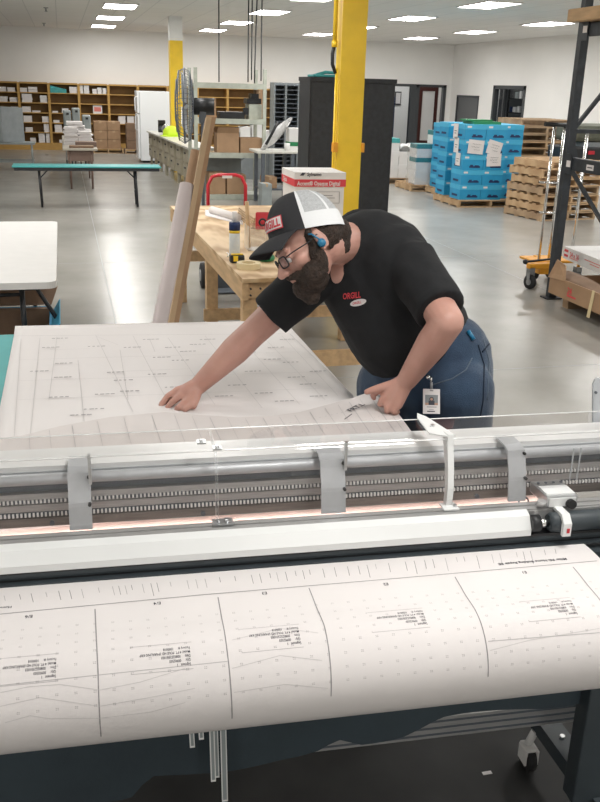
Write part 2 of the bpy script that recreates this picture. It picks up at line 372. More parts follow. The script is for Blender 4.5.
# sprinklers
for x, y in ((46, 10), (44, 25)):
    p = pz(x, y, ZC-.05); o = MB().lathe([(.05, .05), (.05, .035), (.02, .03), (.02, -.02), (.04, -.03)], (p.x, p.y, ZC-.05), n=12).build('sprinkler_head', 'grey_metal')
    tag(o, 'small grey sprinkler head on the ceiling at upper left, %s one' % ('nearer' if y < 20 else 'farther'), 'sprinkler')
for nm, X, Y, lb in (('office_fill_light', 11.2, YB+1.6, 'added unseen light brightening the glazed office'), ('stockroom_fill_light', XR+.9, 25.2, 'added unseen light brightening the stock rack behind the right wall')): dup(lroot, (X, Y, ZC), 0, lb, 'added side room lights')  # unseen lights added to brighten the two side rooms
# ---------------------------------------------------------------- columns
p = pY(176.3, 60, 21.6); x0 = p.x; QY = 21.6
t = thing('square_column', (x0, QY, 0), 'square column painted white above and yellow below, behind the fan', 'column')
MB().box(x0-.14, x0+.15, QY, QY+.3, 2.88, ZC).build('upper_section', 'white_paint', t)
MB().box(x0-.14, x0+.15, QY, QY+.3, 0.03, 2.88).build('lower_section', 'yellow', t)
MB().box(x0-.142, x0+.2, QY-.04, QY+.37, 0, .03).build('base_plate', 'yellow', t)
q = pY(351, 80, 9.0); x0 = q.x; Y0 = 9.0
t = thing('steel_column', (x0, Y0+.13, 0), 'yellow steel column with a wide flange in front of the black cabinet', 'column')
MB().box(x0-.10, x0+.13, Y0, Y0+.02, .02, ZC).box(x0-.10, x0+.13, Y0+.15, Y0+.17, .02, ZC).box(x0-.112, x0-.10, Y0, Y0+.17, .02, ZC).box(x0+.13, x0+.142, Y0, Y0+.17, .02, ZC).build('shaft', 'yellow', t)
MB().box(x0-.25, x0+.27, Y0-.1, Y0+.36, 0, .02).build('base_plate', 'yellow', t)
zb = pY(351, 147, Y0).z
MB().box(x0-.16, x0-.113, Y0-.02, Y0+.05, zb-.05, zb+.04).box(x0+.143, x0+.17, Y0-.02, Y0+.05, zb-.05, zb+.04).build('bracket', 'orange', t)
t = thing('electrical_conduit', (x0-.17, Y0+.05, 0), 'yellow conduit with a black flexible hose running down the left side of the yellow column', 'conduit')
zc = pY(336, 47, Y0).z
MB().tube([(x0-.17, Y0+.05, ZC), (x0-.17, Y0+.05, zc+.02)], .022).tube([(x0-.145, Y0+.03, zc-.2), (x0-.145, Y0+.03, .3)], .013).build('pipe', 'yellow', t)
MB().tube([(x0-.17, Y0+.05, zc+.03), (x0-.19, Y0+.04, zc-.06), (x0-.19, Y0+.03, zc-.16), (x0-.155, Y0+.03, zc-.24)], .018).build('flexible_hose', 'black', t)
MB().cyl((x0-.17, Y0+.05, zc), (x0-.17, Y0+.05, zc+.06), .03).build('coupling', 'yellow', t)
# ---------------------------------------------------------------- bookcases along the far wall
SF, SB = 28.3, 28.7
dv = [-3.68, -2.84, -2.02, -1.18, -.34, .51, 1.36, 2.22, 3.10, 4.0, 4.92, 5.86, 6.7]
SZ = [.1, .22+.01, .50, .775, 1.05, 1.325, 1.605]
for i in range(1, 12):
    a, c = dv[i], dv[i+1]
    t = thing('bookcase', ((a+c)/2, SB, 0), 'tan wooden bookcase against the far wall, %s from the left' % ORD[i-1], 'bookcase', 'bookcases along the far wall')
    MB().box(a, a+.035, SF, SB, 0, 1.87).build('side_panel', 'shelf_wood', t); MB().box(c-.035, c-.001, SF, SB, 0, 1.87).build('side_panel', 'shelf_wood', t)
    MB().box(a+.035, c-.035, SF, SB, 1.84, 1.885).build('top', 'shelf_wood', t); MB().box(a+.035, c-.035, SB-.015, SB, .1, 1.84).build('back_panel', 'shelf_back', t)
    MB().box(a+.035, c-.035, SF+.01, SB-.015, 0, .2).build('plinth', 'shelf_wood', t)
    for z in SZ[2:]: MB().box(a+.035, c-.035, SF+.01, SB-.015, z-.025, z).build('shelf', 'shelf_wood', t)
rows = {1: 1.605, 2: 1.325, 3: 1.05, 4: .775, 5: .50, 6: .202}
rn = {1: 'top', 2: 'second', 3: 'third', 4: 'fourth', 5: 'fifth', 6: 'bottom'}
def xz1(x): return x/6
items = [(-6, 0-4+4, 1, .16)]
L = [  # row, px0, px1, height, material, name, descr
 (1, -1, 8.3, .13, 'w'), (1, 9.2, 17.2, .12, 'w'), (2, 0, 8.8, .15, 'w'), (2, 10.5, 18.8, .13, 'w'), (3, 0, 10, .13, 'w'), (3, 11, 19, .15, 'w'),
 (1, 21, 29, .12, 'w'), (1, 30, 39.2, .15, 'w'), (2, 22.2, 32.5, .24, 'p'), (2, 41, 48.3, .2, 'l'), (3, 22.5, 31.3, .16, 'w'), (3, 32.5, 41, .05, 'w'),
 (4, 23.3, 32, .18, 'w'), (4, 41.7, 49.7, .17, 'w'), (5, 24.2, 31.7, .13, 'w'), (5, 43, 50, .26, 'w'), (6, 28.5, 34.5, .13, 'w'), (6, 37, 43.6, .28, 'w'), (6, 44.5, 51.2, .27, 'w'),
 (1, 51, 68, .2, 't'), (1, 70, 78.3, .18, 'p'), (3, 52.5, 58.5, .05, 'w'), (3, 62, 69, .13, 'w'), (4, 53, 59.5, .07, 'w'), (5, 53.8, 61.5, .22, 'w'), (6, 57.5, 62, .09, 'w'),
 (1, 81, 84.6, .24, 'l'), (1, 85, 90.5, .24, 'l'), (1, 93.3, 98, .14, 'w'), (1, 98.5, 103, .18, 'l'), (1, 103.5, 107.6, .17, 'l'), (3, 93.2, 102.5, .24, 'r'),
 (4, 118, 125.4, .22, 'w'), (4, 127, 134, .22, 'w'), (2, 8, 9.8, .1, 'w')]
cnt = {}
for r, a, c, h, k in L[:-1]:
    h = min(h, .235 if r < 6 else .262)
    x0 = pY(a, 115, SF+.05).x+.004; x1 = pY(c, 115, SF+.05).x-.004; z = rows[r]+.001; u = sum(1 for v in dv[2:] if v < (x0+x1)/2)
    # keep clear of uprights
    for v in dv:
        if v-.045 < x0 < v+.04: x0 = v+.045
        if v-.04 < x1 < v+.045: x1 = v-.045
    key = (r, u); cnt[key] = cnt.get(key, 0)+1; nth = ORD[cnt[key]-1]
    where = '%s on the %s shelf of the %s bookcase' % (nth, rn[r], ORD[u])
    if k == 'r':
        b = MB().use('paper_box').box(x0, x1, SF+.05, SF+.3, z, z+h).use('pink_print').box(x0+.03, x1-.03, SF+.047, SF+.05, z+.06, z+h-.05); o = b.build('paper_carton'); tag(o, 'white carton with a pink front label, '+where, 'box')
    elif k == 't':
        b = MB()
        n = 9
        for q in range(n): b.box(x0+(x1-x0)*q/n, x0+(x1-x0)*(q+.92)/n, SF+.05, SF+.3, z, z+h-.012*q)
        o = b.build('teal_folders', 'teal'); tag(o, 'row of teal folders, '+where, 'folders', kind='stuff')
    else:
        b = MB(); n = max(1, int(h/.055)); mk = {'w': 'paper', 'p': 'paper', 'l': 'paper_box'}[k]
        for q in range(n):
            j = random.uniform(-.006, .006) if k != 'p' else random.uniform(-.03, .03)
            b.use(mk).box(max(x0+j, x0-.004), x1+j-.004, SF+.04, SF+.3, z+h*q/n, z+h*(q+.93)/n)
        o = b.build('paper_stack'); tag(o, 'stack of white sheets, '+where, 'paper stack', 'paper stacks on the bookcases')
# fridge
p = pz(137, 160, 0); fx, fy = 1.86, 24.1
t = thing('refrigerator', (fx+.4, fy+.35, 0), 'white two-door refrigerator standing before the far bookcases', 'refrigerator')
MB().box(fx+.06, fx+.84, fy, fy+.75, .05, 1.76, bev=.012).build('body', 'white_gloss', t)
MB().box(fx, fx+.055, fy+.01, fy+.74, 1.22, 1.76, bev=.01).build('freezer_door', 'white_gloss', t); MB().box(fx, fx+.055, fy+.01, fy+.74, .1, 1.20, bev=.01).build('door', 'white_gloss', t)
for z0, z1 in ((1.27, 1.62), (.8, 1.17)): MB().tube([(fx, fy+.08, z0), (fx-.05, fy+.08, z0+.03), (fx-.05, fy+.08, z1-.03), (fx, fy+.08, z1)], .014).build('handle', 'white_gloss', t)
MB().box(fx+.1, fx+.8, fy+.05, fy+.7, 0, .05).build('base', 'black', t)
# ---------------------------------------------------------------- cartons on pallets near the bookcases
def pallet(loc, w, d, label, group, mk='pallet_wood', rz=0, cat='pallet', h=.13):
    t = thing('wooden_pallet', (0, 0, 0), label, cat, group)
    b = MB().use(mk); n = max(4, int(d/.16))
    for i in range(n):
        y = -d/2+(d-.09)*i/(n-1); b.box(-w/2, w/2, y, y+.09, h-.02, h)
    b.build('top_deck', None, t)
    b = MB().use(mk)
    for i in range(4): y = -d/2+(d-.09)*i/3; b.box(-w/2, w/2, y, y+.09, 0, .018)
    b.build('bottom_deck', None, t)
    for x in (-w/2+.02, 0, w/2-.02): MB().box(x-.02, x+.02, -d/2, d/2, .019, h-.021).build('stringer', mk, t)
    t.location = loc; t.rotation_euler = (0, 0, rz); return t
def carton(x0, x1, y0, y1, z0, z1, label, mk='cardboard', name='cardboard_carton', cat='box', group=None, rz=0, tape='cardboard_light', flaps=False):
    c = Vector(((x0+x1)/2, (y0+y1)/2, z0)); w, d_, h = (x1-x0)/2, (y1-y0)/2, z1-z0
    t = thing(name, (0, 0, 0), label, cat, group)
    if flaps:
        b = MB().box(-w, w, -d_, -d_+.01, 0, h).box(-w, w, d_-.01, d_, 0, h).box(-w, -w+.01, -d_+.01, d_-.01, 0, h).box(w-.01, w, -d_+.01, d_-.01, 0, h).box(-w+.01, w-.01, -d_+.01, d_-.01, 0, .01); b.build('body', mk, t)
        for s in (-1, 1): MB().prism([(-w, s*d_, h), (w, s*d_, h), (w*.95, s*(d_+.06), h+.09), (-w*.95, s*(d_+.06), h+.09)], (0, 0, .006)).build('flap', mk, t)
    else:
        MB().box(-w, w, -d_, d_, 0, h, bev=min(.006, h*.1)).build('body', mk, t)
        MB().box(-w*.2 if w < d_ else -w-.0015, w*.2 if w < d_ else w+.0015, -d_-.0015 if w < d_ else -d_*.15, d_+.0015 if w < d_ else d_*.15, h-.05, h+.0015).build('tape', tape, t)
    t.location = c; t.rotation_euler = (0, 0, rz); return t
pallet((1.24, 27.55, 0), .85, .7, 'small pallet under the six brown cartons before the bookcases', 'far pallets')
for i in range(2):
    for r in range(3):
        carton(.86+.375*i, 1.225+.375*i, 27.25, 27.85, .131+.25*r, .376+.25*r, 'brown carton %s of the left carton pile by the bookcases, %s column' % (['at the bottom', 'in the middle', 'on top'][r], ['left', 'right'][i]), group='brown cartons by the bookcases')
pallet((2.05, 27.3, 0), .7, .6, 'pallet half hidden by the refrigerator under two red-brown cartons', 'far pallets', 'pallet_old')
for r in range(3): carton(1.76, 2.25, 27.05, 27.5, .131+.24*r, .366+.24*r, 'reddish carton %s beside the refrigerator' % ['at the bottom of the pile', 'in the middle of the pile', 'on top of the pile'][r], 'cardboard_dark', group='reddish cartons by the refrigerator')
# desk with paper
t = thing('work_desk', (.3, 20, 0), 'brown metal desk covered with stacks of white paper', 'desk')
MB().box(-.03, .62, 18, 22.2, .72, .76, bev=.006).build('desktop', 'desk_top', t)
MB().box(.06, .54, 18.08, 18.12, .52, .72).box(.06, .1, 18.1, 22.1, .58, .72).box(.5, .54, 18.1, 22.1, .58, .72).build('apron', 'desk_brown', t)
for x, y in ((.1, 18.1), (.5, 18.1), (.1, 20.1), (.5, 20.1), (.1, 22.1), (.5, 22.1)): MB().tube([(x, y, .72), (x, y, 0)], [.028, .018], 8).build('leg', 'desk_brown', t)
def papers(name, x0, x1, y0, y1, z, h, label, n, cat='paper stack', j=.03, mk='paper'):
    b = MB()
    for q in range(n): a, c = random.uniform(-j, j), random.uniform(-j, j); b.box(x0+a, x1+a, y0+c, y1+c, z+h*q/n+.0005, z+h*(q+.9)/n)
    o = b.build(name, mk); return tag(o, label, cat)
papers('paper_stack', .02, .28, 19.0, 19.3, .76, .34, 'tall untidy pile of white sheets at the left of the brown desk', 14)
papers('paper_stack', .10, .42, 19.6, 20.0, .76, .42, 'tallest pile of white sheets in the middle of the brown desk', 16)
papers('paper_stack', .28, .55, 19.05, 19.4, .76, .26, 'middle-height pile of white sheets at the front of the brown desk', 9)
papers('paper_stack', .36, .58, 20.6, 21.0, .76, .22, 'low white stack at the right rear of the brown desk', 5)
carton(.1, .55, 18.1, 18.4, .761, .80, 'flat brown sheet pack on the near end of the desk', 'cardboard_dark')
carton(.22, .62, 18.5, 18.8, .761, .85, 'brown shallow box behind the flat pack on the desk', 'desk_brown')
for i, (a, c, h) in enumerate(((63, 71, .72), (72, 80, .78), (82, 90.5, .62))):
    X0, X1 = pY(a, 115, 23.5).x, pY(c, 115, 23.5).x
    t = thing('upright_bin', ((X0+X1)/2, 23.7, 0), 'grey-green upright metal bin behind the desk, %s of three' % ['left', 'middle', 'right'][i], 'bin', 'grey bins behind the desk')
    MB().box(X0, X1, 23.5, 23.9, .55, .55+h, bev=.03).build('body', 'crate_grey', t); MB().box(X0+.08, X0+.14, 23.49, 23.5, .45+h, .5+h).build('slot', 'black', t)
    for xx in (X0+.03, X1-.03): MB().cyl((xx, 23.6, .06), (xx, 23.6, .56), .012).build('leg', 'grey_metal', t); MB().cyl((xx-.015, 23.6, .05), (xx+.015, 23.6, .05), .05).build('caster', 'dark_rubber', t)
# carts left
def bin_cart(cx, cy, w, label, mk, tilt=0):
    t = thing('bin_cart', (cx, cy, 0), label, 'cart')
    MB().box(cx-w, cx, cy-.3, cy-.27, .62, 1.38, bev=.01).build('side_panel', mk, t)
    MB().prism([(cx, cy-.3, .62), (cx+w*.6, cy+.1, .6), (cx+w*.6, cy+.1, 1.35), (cx, cy-.3, 1.38)], (-.02, .03, 0)).build('side_panel', 'grey_paint' if mk == 'crate_grey' else 'crate_grey', t)
    MB().box(cx-w, cx+w*.9, cy-.3, cy+.3, .56, .6).build('tray', 'crate_grey', t)
    for x in (cx-w+.05, cx+w*.8):
        for y in (cy-.25, cy+.25):
            MB().tube([(x, y, .56), (x, y, .1)], .016).build('leg', 'crate_grey', t)
            c = MB().use('dark_rubber').cyl((x-.02, y, .055), (x+.02, y, .055), .055).build('caster', None, t)
    MB().bar((cx-w, cy-.25, .18), (cx+w*.85, cy-.25, .18), .03).bar((cx-w, cy+.25, .18), (cx+w*.85, cy+.25, .18), .03).build('lower_frame', 'crate_grey', t)
bin_cart(-1.32, 22.2, .75, 'grey-green panelled cart on casters at the left edge of the hall', 'crate_grey')
bin_cart(-2.15, 20.6, .6, 'second grey cart on casters cut off by the left picture edge', 'grey_paint')
# green folding table
t = thing('folding_table', (.4, 15.6, 0), 'long narrow teal-topped folding table with black legs in mid hall', 'table')
A = pz(12, 166, .70); B = pz(161, 166, .70)
ty = 15.35
MB().box(-.83, 1.55, ty, ty+.5, .635, .66, bev=.008).build('tabletop', 'teal', t)
MB().box(-.8, 1.52, ty+.02, ty+.48, .585, .635).build('apron', 'black_metal', t)
for x in (-.42, 1.13):
    for y in (ty+.08, ty+.42): MB().tube([(x, y, .6), (x+.02, y, 0)], .018).build('leg', 'black_metal', t)
    MB().tube([(x, ty+.1, .25), (x, ty+.42, .25)], .012).build('cross_brace', 'black_metal', t)
    MB().tube([(x, ty+.1, .45), (x+.14 if x < 0 else x-.14, ty+.1, .59)], .01).build('folding_brace', 'black_metal', t)
# counter cabinets
c0, c1 = Vector((2.06, 23.4, 0)), Vector((2.31, 17.45, 0)); dr = (c1-c0); Lc = dr.length; dr.normalize(); nr = Vector((-dr.y, dr.x, 0))
def CT(s, o_, z): q = c0+dr*s+nr*o_; return Vector((q.x, q.y, z))
b = MB(); b.prism([CT(-.05, -.04, .80), CT(Lc+.05, -.04, .80), CT(Lc+.05, .5, .80), CT(1.95, .5, .80), CT(1.95, .25, .80), CT(1.35, .25, .80), CT(1.35, .5, .80), CT(-.05, .5, .80)], (0, 0, .035)); o = b.build('worktop', 'counter_top'); tag(o, 'long pale worktop running over the row of tan cabinets', 'worktop')
n = 7
for i in range(n):
    s0, s1 = Lc*i/n+.015, Lc*(i+1)/n-.015
    t = thing('base_cabinet', CT((s0+s1)/2, 0, 0), 'tan metal desk cabinet under the long worktop, %s from its far end' % ORD[i], 'cabinet', 'cabinets under the long worktop')
    hi = s0+(s1-s0)*.72; dp = .24 if i in (1, 2) else .48
    b = MB(); b.prism([CT(s0, .02, .22), CT(hi, .02, .22), CT(hi, dp, .22), CT(s0, dp, .22)], (0, 0, .575)); b.build('body', 'cabinet_tan', t)
    b = MB(); b.prism([CT(hi, .1, .62), CT(s1, .1, .62), CT(s1, dp, .62), CT(hi, dp, .62)], (0, 0, .17)); b.build('drawer_box', 'steel_beige', t)
    for q in range(2):
        dd = MB(); z = .25+.28*q; dd.prism([CT(s0+.03, .0, z), CT(hi-.03, .0, z), CT(hi-.03, .02, z), CT(s0+.03, .02, z)], (0, 0, .25)); do = dd.build('drawer', 'cabinet_tan', t)
        hh = MB(); hh.prism([CT(s0+.2, -.015, z+.15), CT(s0+.33, -.015, z+.15), CT(s0+.33, 0, z+.15), CT(s0+.2, 0, z+.15)], (0, 0, .03)); hh.build('handle', 'black', do)
    for s in (s0+.04, s1-.04):
        g = MB(); g.bar(CT(s, .06, 0), CT(s, .06, .6), .05, .05); g.build('leg', 'cabinet_tan', t)
def onz(px, py, z): return pz(px, py, z)
p = CT(2.25, .22, .836)
t = thing('hard_hat', p, 'yellow-green safety helmet on the far end of the long worktop', 'helmet')
MB().lathe([(.0, .23), (.09, .215), (.165, .15), (.19, .05), (.19, .02)], p, n=20).build('shell', 'safety', t); MB().lathe([(.2, .02), (.25, .01), (.25, 0), (.1, 0)], p+Vector((0, -.03, 0)), n=20).build('brim', 'safety', t)
p = CT(.6, .25, .836)
t = thing('coffee_maker', p, 'small black coffee maker on the worktop beside the refrigerator', 'appliance')
MB().box(p.x-.08, p.x+.08, p.y-.1, p.y+.1, p.z, p.z+.03).box(p.x-.08, p.x+.08, p.y+.03, p.y+.1, p.z, p.z+.28).box(p.x-.08, p.x+.08, p.y-.1, p.y+.1, p.z+.2, p.z+.28).build('body', 'black', t); MB().lathe([(.05, .035), (.065, .08), (.05, .15)], p+Vector((0, -.04, 0)), n=14).build('carafe', 'dark_steel', t)
p = CT(1.0, .3, .836); o = MB().ring(p+Vector((0, 0, .1)), (.2, 1, .0), .1, .006).box(p.x-.09, p.x+.09, p.y-.05, p.y+.05, p.z, p.z+.012).build('wire_rack', 'chrome'); tag(o, 'thin wire holder between the coffee maker and the helmet', 'rack')
# pedestal fan
fc = pY(184.5, 106, 12.0); fx, fy, fz = fc
t = thing('pedestal_fan', (fx+.13, 12, 0), 'large black wire-cage pedestal fan seen edge-on in front of the yellow column', 'fan')
ax = Vector((-.985, .15, 0)).normalized(); ctrf = Vector(fc); s2 = ax.orthogonal().normalized(); s3 = ax.cross(s2)
b = MB(); Rf = .46
for rr, off in ((Rf, 0), (Rf*.93, .07), (Rf*.93, -.07), (Rf*.7, .1), (Rf*.7, -.1), (Rf*.4, .115), (Rf*.4, -.115), (Rf*.15, .12), (Rf*.15, -.12)): b.ring(ctrf+ax*off, ax, rr, .005 if rr < Rf else .009, 32, 5)
for k in range(44):
    a = 2*PI*k/44; dv_ = s2*math.cos(a)+s3*math.sin(a)
    for s in (-1, 1): b.tube([ctrf+dv_*Rf, ctrf+dv_*Rf*.9+ax*s*.075, ctrf+dv_*Rf*.4+ax*s*.115, ctrf+dv_*.05+ax*s*.12], .0035, 4)
b.build('cage', 'dark_steel', t)
b = MB()
for k in range(3):
    a = 2*PI*k/3; dv_ = s2*math.cos(a)+s3*math.sin(a); pv = ax.cross(dv_)
    b.prism([ctrf+dv_*.05-pv*.04-ax*.03, ctrf+dv_*.38-pv*.1-ax*.04, ctrf+dv_*.40+pv*.08+ax*.03, ctrf+dv_*.05+pv*.04+ax*.03], ax*.006)
b.build('blades', 'alu_plate', t)
MB().cyl(ctrf-ax*.1, ctrf-ax*.38, .105, 20).build('motor', 'black', t)
px_, py_ = ctrf.x+.22, ctrf.y-.08
MB().cyl((px_, py_, .04), (px_, py_, fz-.05), .022).build('pole', 'dark_steel', t); MB().lathe([(.3, 0), (.3, .02), (.05, .05)], (px_, py_, 0)).build('base', 'black', t)
MB().box(px_-.04, px_+.04, py_-.04, py_+.04, fz-.2, fz-.06).build('bracket', 'dark_steel', t)
# ---------------------------------------------------------------- grey metal shelving
SX0, SX1, SY0, SY1 = 2.30, 3.42, 16.4, 17.2
a = pY(196, 140, SY0).x; c = pY(264, 140, SY0).x; SX0, SX1 = a, c
t = thing('metal_shelving', ((SX0+SX1)/2, 16.8, 0), 'grey-green steel shelving unit full of cartons behind the workbench', 'shelving')
zs = [pY(230, y, SY0).z for y in (85, 120.5, 154.5, 196)]
for x in (SX0, SX1):
    for y in (SY0, SY1): MB().box(x-.03, x+.03, y-.025, y+.025, 0, 2.25).build('post', 'steel_beige', t)
for i, z in enumerate(zs): MB().use('steel_beige').box(SX0, SX1, SY0-.03, SY0+.02, z-.06, z+.03).box(SX0, SX1, SY1-.02, SY1, z-.05, z+.02).use('steel_beige' if i in (0, 3) else 'cardboard_light').box(SX0, SX1, SY0+.02, SY1-.02, z-.02, z+.01).build('shelf', None, t)
b = MB()
for s in (0, 1): b.bar((SX0, SY1, zs[3]+s*1.0), (SX1, SY1, zs[2]+s*.5), .015)
b.build('cross_brace', 'dark_steel', t)
def bx(x0, x1, y0, y1, Y, lab, mk='cardboard', dep=.35, zb=None, **k):
    a, c = pY(x0, (y0+y1)/2, Y), pY(x1, (y0+y1)/2, Y); zt = pY((x0+x1)/2, y0, Y).z; z0 = zb if zb is not None else pY((x0+x1)/2, y1, Y).z
    return carton(a.x, c.x, Y, Y+dep, z0, zt, lab, mk, **k)
g = 'cartons on the steel shelving'
bx(203, 216, 98, 117, 16.5, 'tall brown carton at the left of the upper steel shelf', zb=zs[1]+.02, group=g)
bx(220, 245, 112, 117, 16.5, 'dark flat box lying in the middle of the upper steel shelf', 'black', zb=zs[1]+.02, group=g)
bx(256, 263, 90, 117, 16.8, 'tall thin brown carton behind the label printer', 'cardboard', zb=zs[1]+.02, dep=.2, group=g)
bx(217, 239, 133, 151, 16.45, 'left brown carton with raised flaps on the middle steel shelf', zb=zs[2]+.02, flaps=True, group=g)
bx(240.5, 262, 138, 151, 16.45, 'right low brown carton on the middle steel shelf', zb=zs[2]+.02, group=g)
bx(209, 225.5, 173, 192, 16.45, 'left brown carton on the bottom steel shelf', zb=zs[3]+.02, group=g)
bx(227, 246, 175, 192, 16.45, 'right brown carton on the bottom steel shelf', zb=zs[3]+.02, group=g)
bx(204, 241, 158, 190, 17.0, 'wide grey-brown sheet standing behind the bottom cartons', 'crate_grey', zb=zs[3]+.02, dep=.04, group=g)
a, c = pY(249, 105, 16.5), pY(262, 105, 16.5); zb = zs[1]+.02
t = thing('label_printer', (a.x+.12, 16.6, zb), 'beige desktop printer with a black hood on the upper steel shelf', 'printer')
MB().box(a.x, c.x, 16.5, 16.85, zb, zb+.26, bev=.01).build('body', 'steel_beige', t); MB().box(a.x-.03, c.x-.01, 16.52, 16.85, zb+.27, zb+.36).box(a.x+.05, c.x-.05, 16.55, 16.8, zb+.36, zb+.44).box(a.x-.1, a.x-.01, 16.5, 16.56, zb+.08, zb+.2).build('hood', 'black', t)
# more furniture behind
t = thing('office_table', (3.75, 16.4, 0), 'grey steel work table right of the shelving, covered with supplies', 'table')
a, c = pY(262, 152, 15.6), pY(301, 152, 15.6); zt = .9
MB().box(a.x-.1, c.x+.4, 15.55, 16.25, .88, .92, bev=.006).build('tabletop', 'counter_top', t)
for x in (a.x+.02, c.x-.15, c.x+.3):
    for y in (15.6, 16.2): MB().box(x-.03, x+.03, y-.03, y+.03, 0, .88).build('leg', 'dark_steel', t)
MB().box(a.x, c.x+.3, 15.6, 16.2, .25, .28).build('lower_shelf', 'dark_steel', t)
bx(264, 277, 177, 183, 15.65, 'small brown carton under the grey work table', zb=.281)
bx(262, 272, 184, 190, 15.2, 'grey file box on the floor before the work table', 'crate_grey', zb=0, dep=.3)
def onb(px, Y): return pY(px, 150, Y).x
X = onb(277, 15.8); t = thing('plastic_bag', (X, 15.8, .921), 'crumpled white and black bag slumped on the grey work table', 'bag')
MB().grid(lambda u, v: Vector((X-.22+.4*u+.1*math.sin(v*7), 15.8+.12*math.sin(v*2*PI)*(1-.5*u), .95+.48*u+.05*math.sin(v*9+u*5))), 10, 14).build('body', 'bag', t); MB().tube([(X-.22, 15.7, 1.02), (X-.12, 15.66, 1.22), (X-.02, 15.68, 1.4)], .025).build('stripe', 'black', t)
X = onb(287, 15.7); o = MB().lathe([(.04, 0), (.055, .13)], (X, 15.7, .92), n=14).build('paper_cup', 'paper_box'); tag(o, 'white paper cup beside the crumpled bag on the grey table', 'cup')
a, c = onb(289, 15.7), onb(297, 15.7); t = thing('tissue_box', ((a+c)/2, 15.8, .92), 'white box with a green band on the grey work table', 'box')
MB().box(a, c+.1, 15.7, 15.95, .92, 1.3).build('body', 'paper_box', t); MB().box(a-.002, c+.102, 15.697, 15.953, 1.0, 1.07).build('band', 'green', t)
t = thing('mail_rack', (4.3, 19.3, 0), 'dark grey slotted rack behind the steel shelving', 'rack')
a, c = pY(274, 100, 19.2).x, pY(298, 100, 19.2).x
MB().box(a, a+.03, 19.2, 19.6, 0, 2.05).box(c, c+.03, 19.2, 19.6, 0, 2.05).box(a, c, 19.57, 19.6, 0, 2.05).box((a+c)/2-.02, (a+c)/2+.02, 19.2, 19.6, 0, 2.05).build('frame', 'grey_paint', t)
b = MB()
for k in range(22): b.box(a+.03, c, 19.22, 19.57, .1+.09*k, .115+.09*k)
b.build('slots', 'dark_steel', t)
t = thing('side_counter', (4.0, 20.5, 0), 'white counter seen through the open steel shelving', 'counter')
MB().box(3.45, 4.55, 19.9, 20.5, .86, .9).build('top', 'counter_top', t); MB().box(3.5, 4.5, 20.0, 20.45, 0, .86).build('body', 'grey_paint', t)
for k in range(4): X = 3.5+.26*k; carton(X, X+.22, 20.0, 20.3, .901, 1.05+.07*(k % 3), 'white box on the counter seen through the steel shelving, %s from the left' % ORD[k], 'paper_box', 'white_box', tape='paper', group='white boxes on the rear counter')
# hanging cables
for px, y1, zz, lab in ((219, 82, 0, 'leftmost'), (248, 82, 0, 'second from the left'), (251.5, 80, 0, 'third from the left'), (254.5, 83, 0, 'fourth from the left'), (261, 81, 0, 'rightmost')):
    a = pY(px, y1, 16.0); o = MB().tube([(a.x+(.03 if px == 254.5 else 0), 16, ZC), (a.x, 16, 2.2), (a.x, 16, a.z)], .011, 6).build('hanging_cable', 'black'); tag(o, 'thin black cable hanging from the ceiling over the steel shelving, %s' % lab, 'cable', 'hanging cables')
# hand truck
t = thing('hand_truck', (1.4, 8.9, 0), 'red tubular hand truck standing behind the plywood workbench', 'hand truck')
X0, X1, Y = pY(208, 190, 8.95).x, pY(245.5, 190, 8.95).x, 8.95; zt = pY(226, 175, 8.95).z
MB().tube([(X0, Y, .12), (X0, Y, zt-.1), (X0+.04, Y, zt-.02), (X0+.1, Y, zt), (X1-.1, Y, zt), (X1-.04, Y, zt-.02), (X1, Y, zt-.1), (X1, Y, .12)], .018, 10).build('frame', 'red', t)
MB().tube([(X0, Y, .45), (X1, Y, .45)], .014).tube([(X0, Y, .2), (X1, Y, .2)], .014).tube([((X0+X1)/2, Y, .2), ((X0+X1)/2, Y, .45)], .012).build('cross_bars', 'red', t)
MB().box(X0-.02, X1+.02, Y-.25, Y-.02, .01, .02).box(X0-.02, X1+.02, Y-.03, Y-.015, .01, .2).build('toe_plate', 'dark_steel', t)
for x in (X0-.07, X1+.02):
    w = MB().use('dark_rubber').lathe([(.08, 0), (.125, .005), (.13, .03), (.125, .055), (.08, .06)], (x, Y+.1, .13), (1, 0, 0), 22).use('grey_metal').cyl((x-.005, Y+.1, .13), (x+.065, Y+.1, .13), .06, 16); w.build('wheel', None, t)
MB().box((X0+X1)/2-.05, (X0+X1)/2+.05, Y-.022, Y-.017, zt-.03, zt-.005).build('label', 'paper', t)
# workbench
BX0, BX1, BY0, BY1, BZ = .98, 2.27, 5.25, 8.55, .9
t = thing('workbench', ((BX0+BX1)/2, 6.9, 0), 'large timber workbench with a swirly plywood top behind the man', 'workbench')
TL = pz(171, 207, BZ); NL = pz(246, 279, BZ)
MB().prism([(NL.x-.02, NL.y, BZ-.025), (BX1, BY0, BZ-.025), (BX1, BY1, BZ-.025), (TL.x, BY1, BZ-.025)], (0, 0, .025)).build('top', 'plywood', t)
b = MB().bar((NL.x+.0, NL.y+.02, BZ-.08), (TL.x+.02, BY1-.02, BZ-.08), .04, .11).bar((NL.x, BY0+.02, BZ-.08), (BX1-.02, BY0+.02, BZ-.08), .04, .11).bar((BX1-.03, BY0+.02, BZ-.08), (BX1-.03, BY1-.02, BZ-.08), .04, .11).bar((TL.x+.02, BY1-.02, BZ-.08), (BX1-.02, BY1-.02, BZ-.08), .04, .11)
b.build('apron', 'wood_light', t)
for x, y in ((1.06, 5.33), (1.07, 6.9), (1.02, 8.45), (2.19, 5.33), (2.19, 6.9), (2.19, 8.45)): MB().box(x-.045, x+.045, y-.045, y+.045, 0, BZ-.13, bev=.004).build('leg', 'wood_light', t)
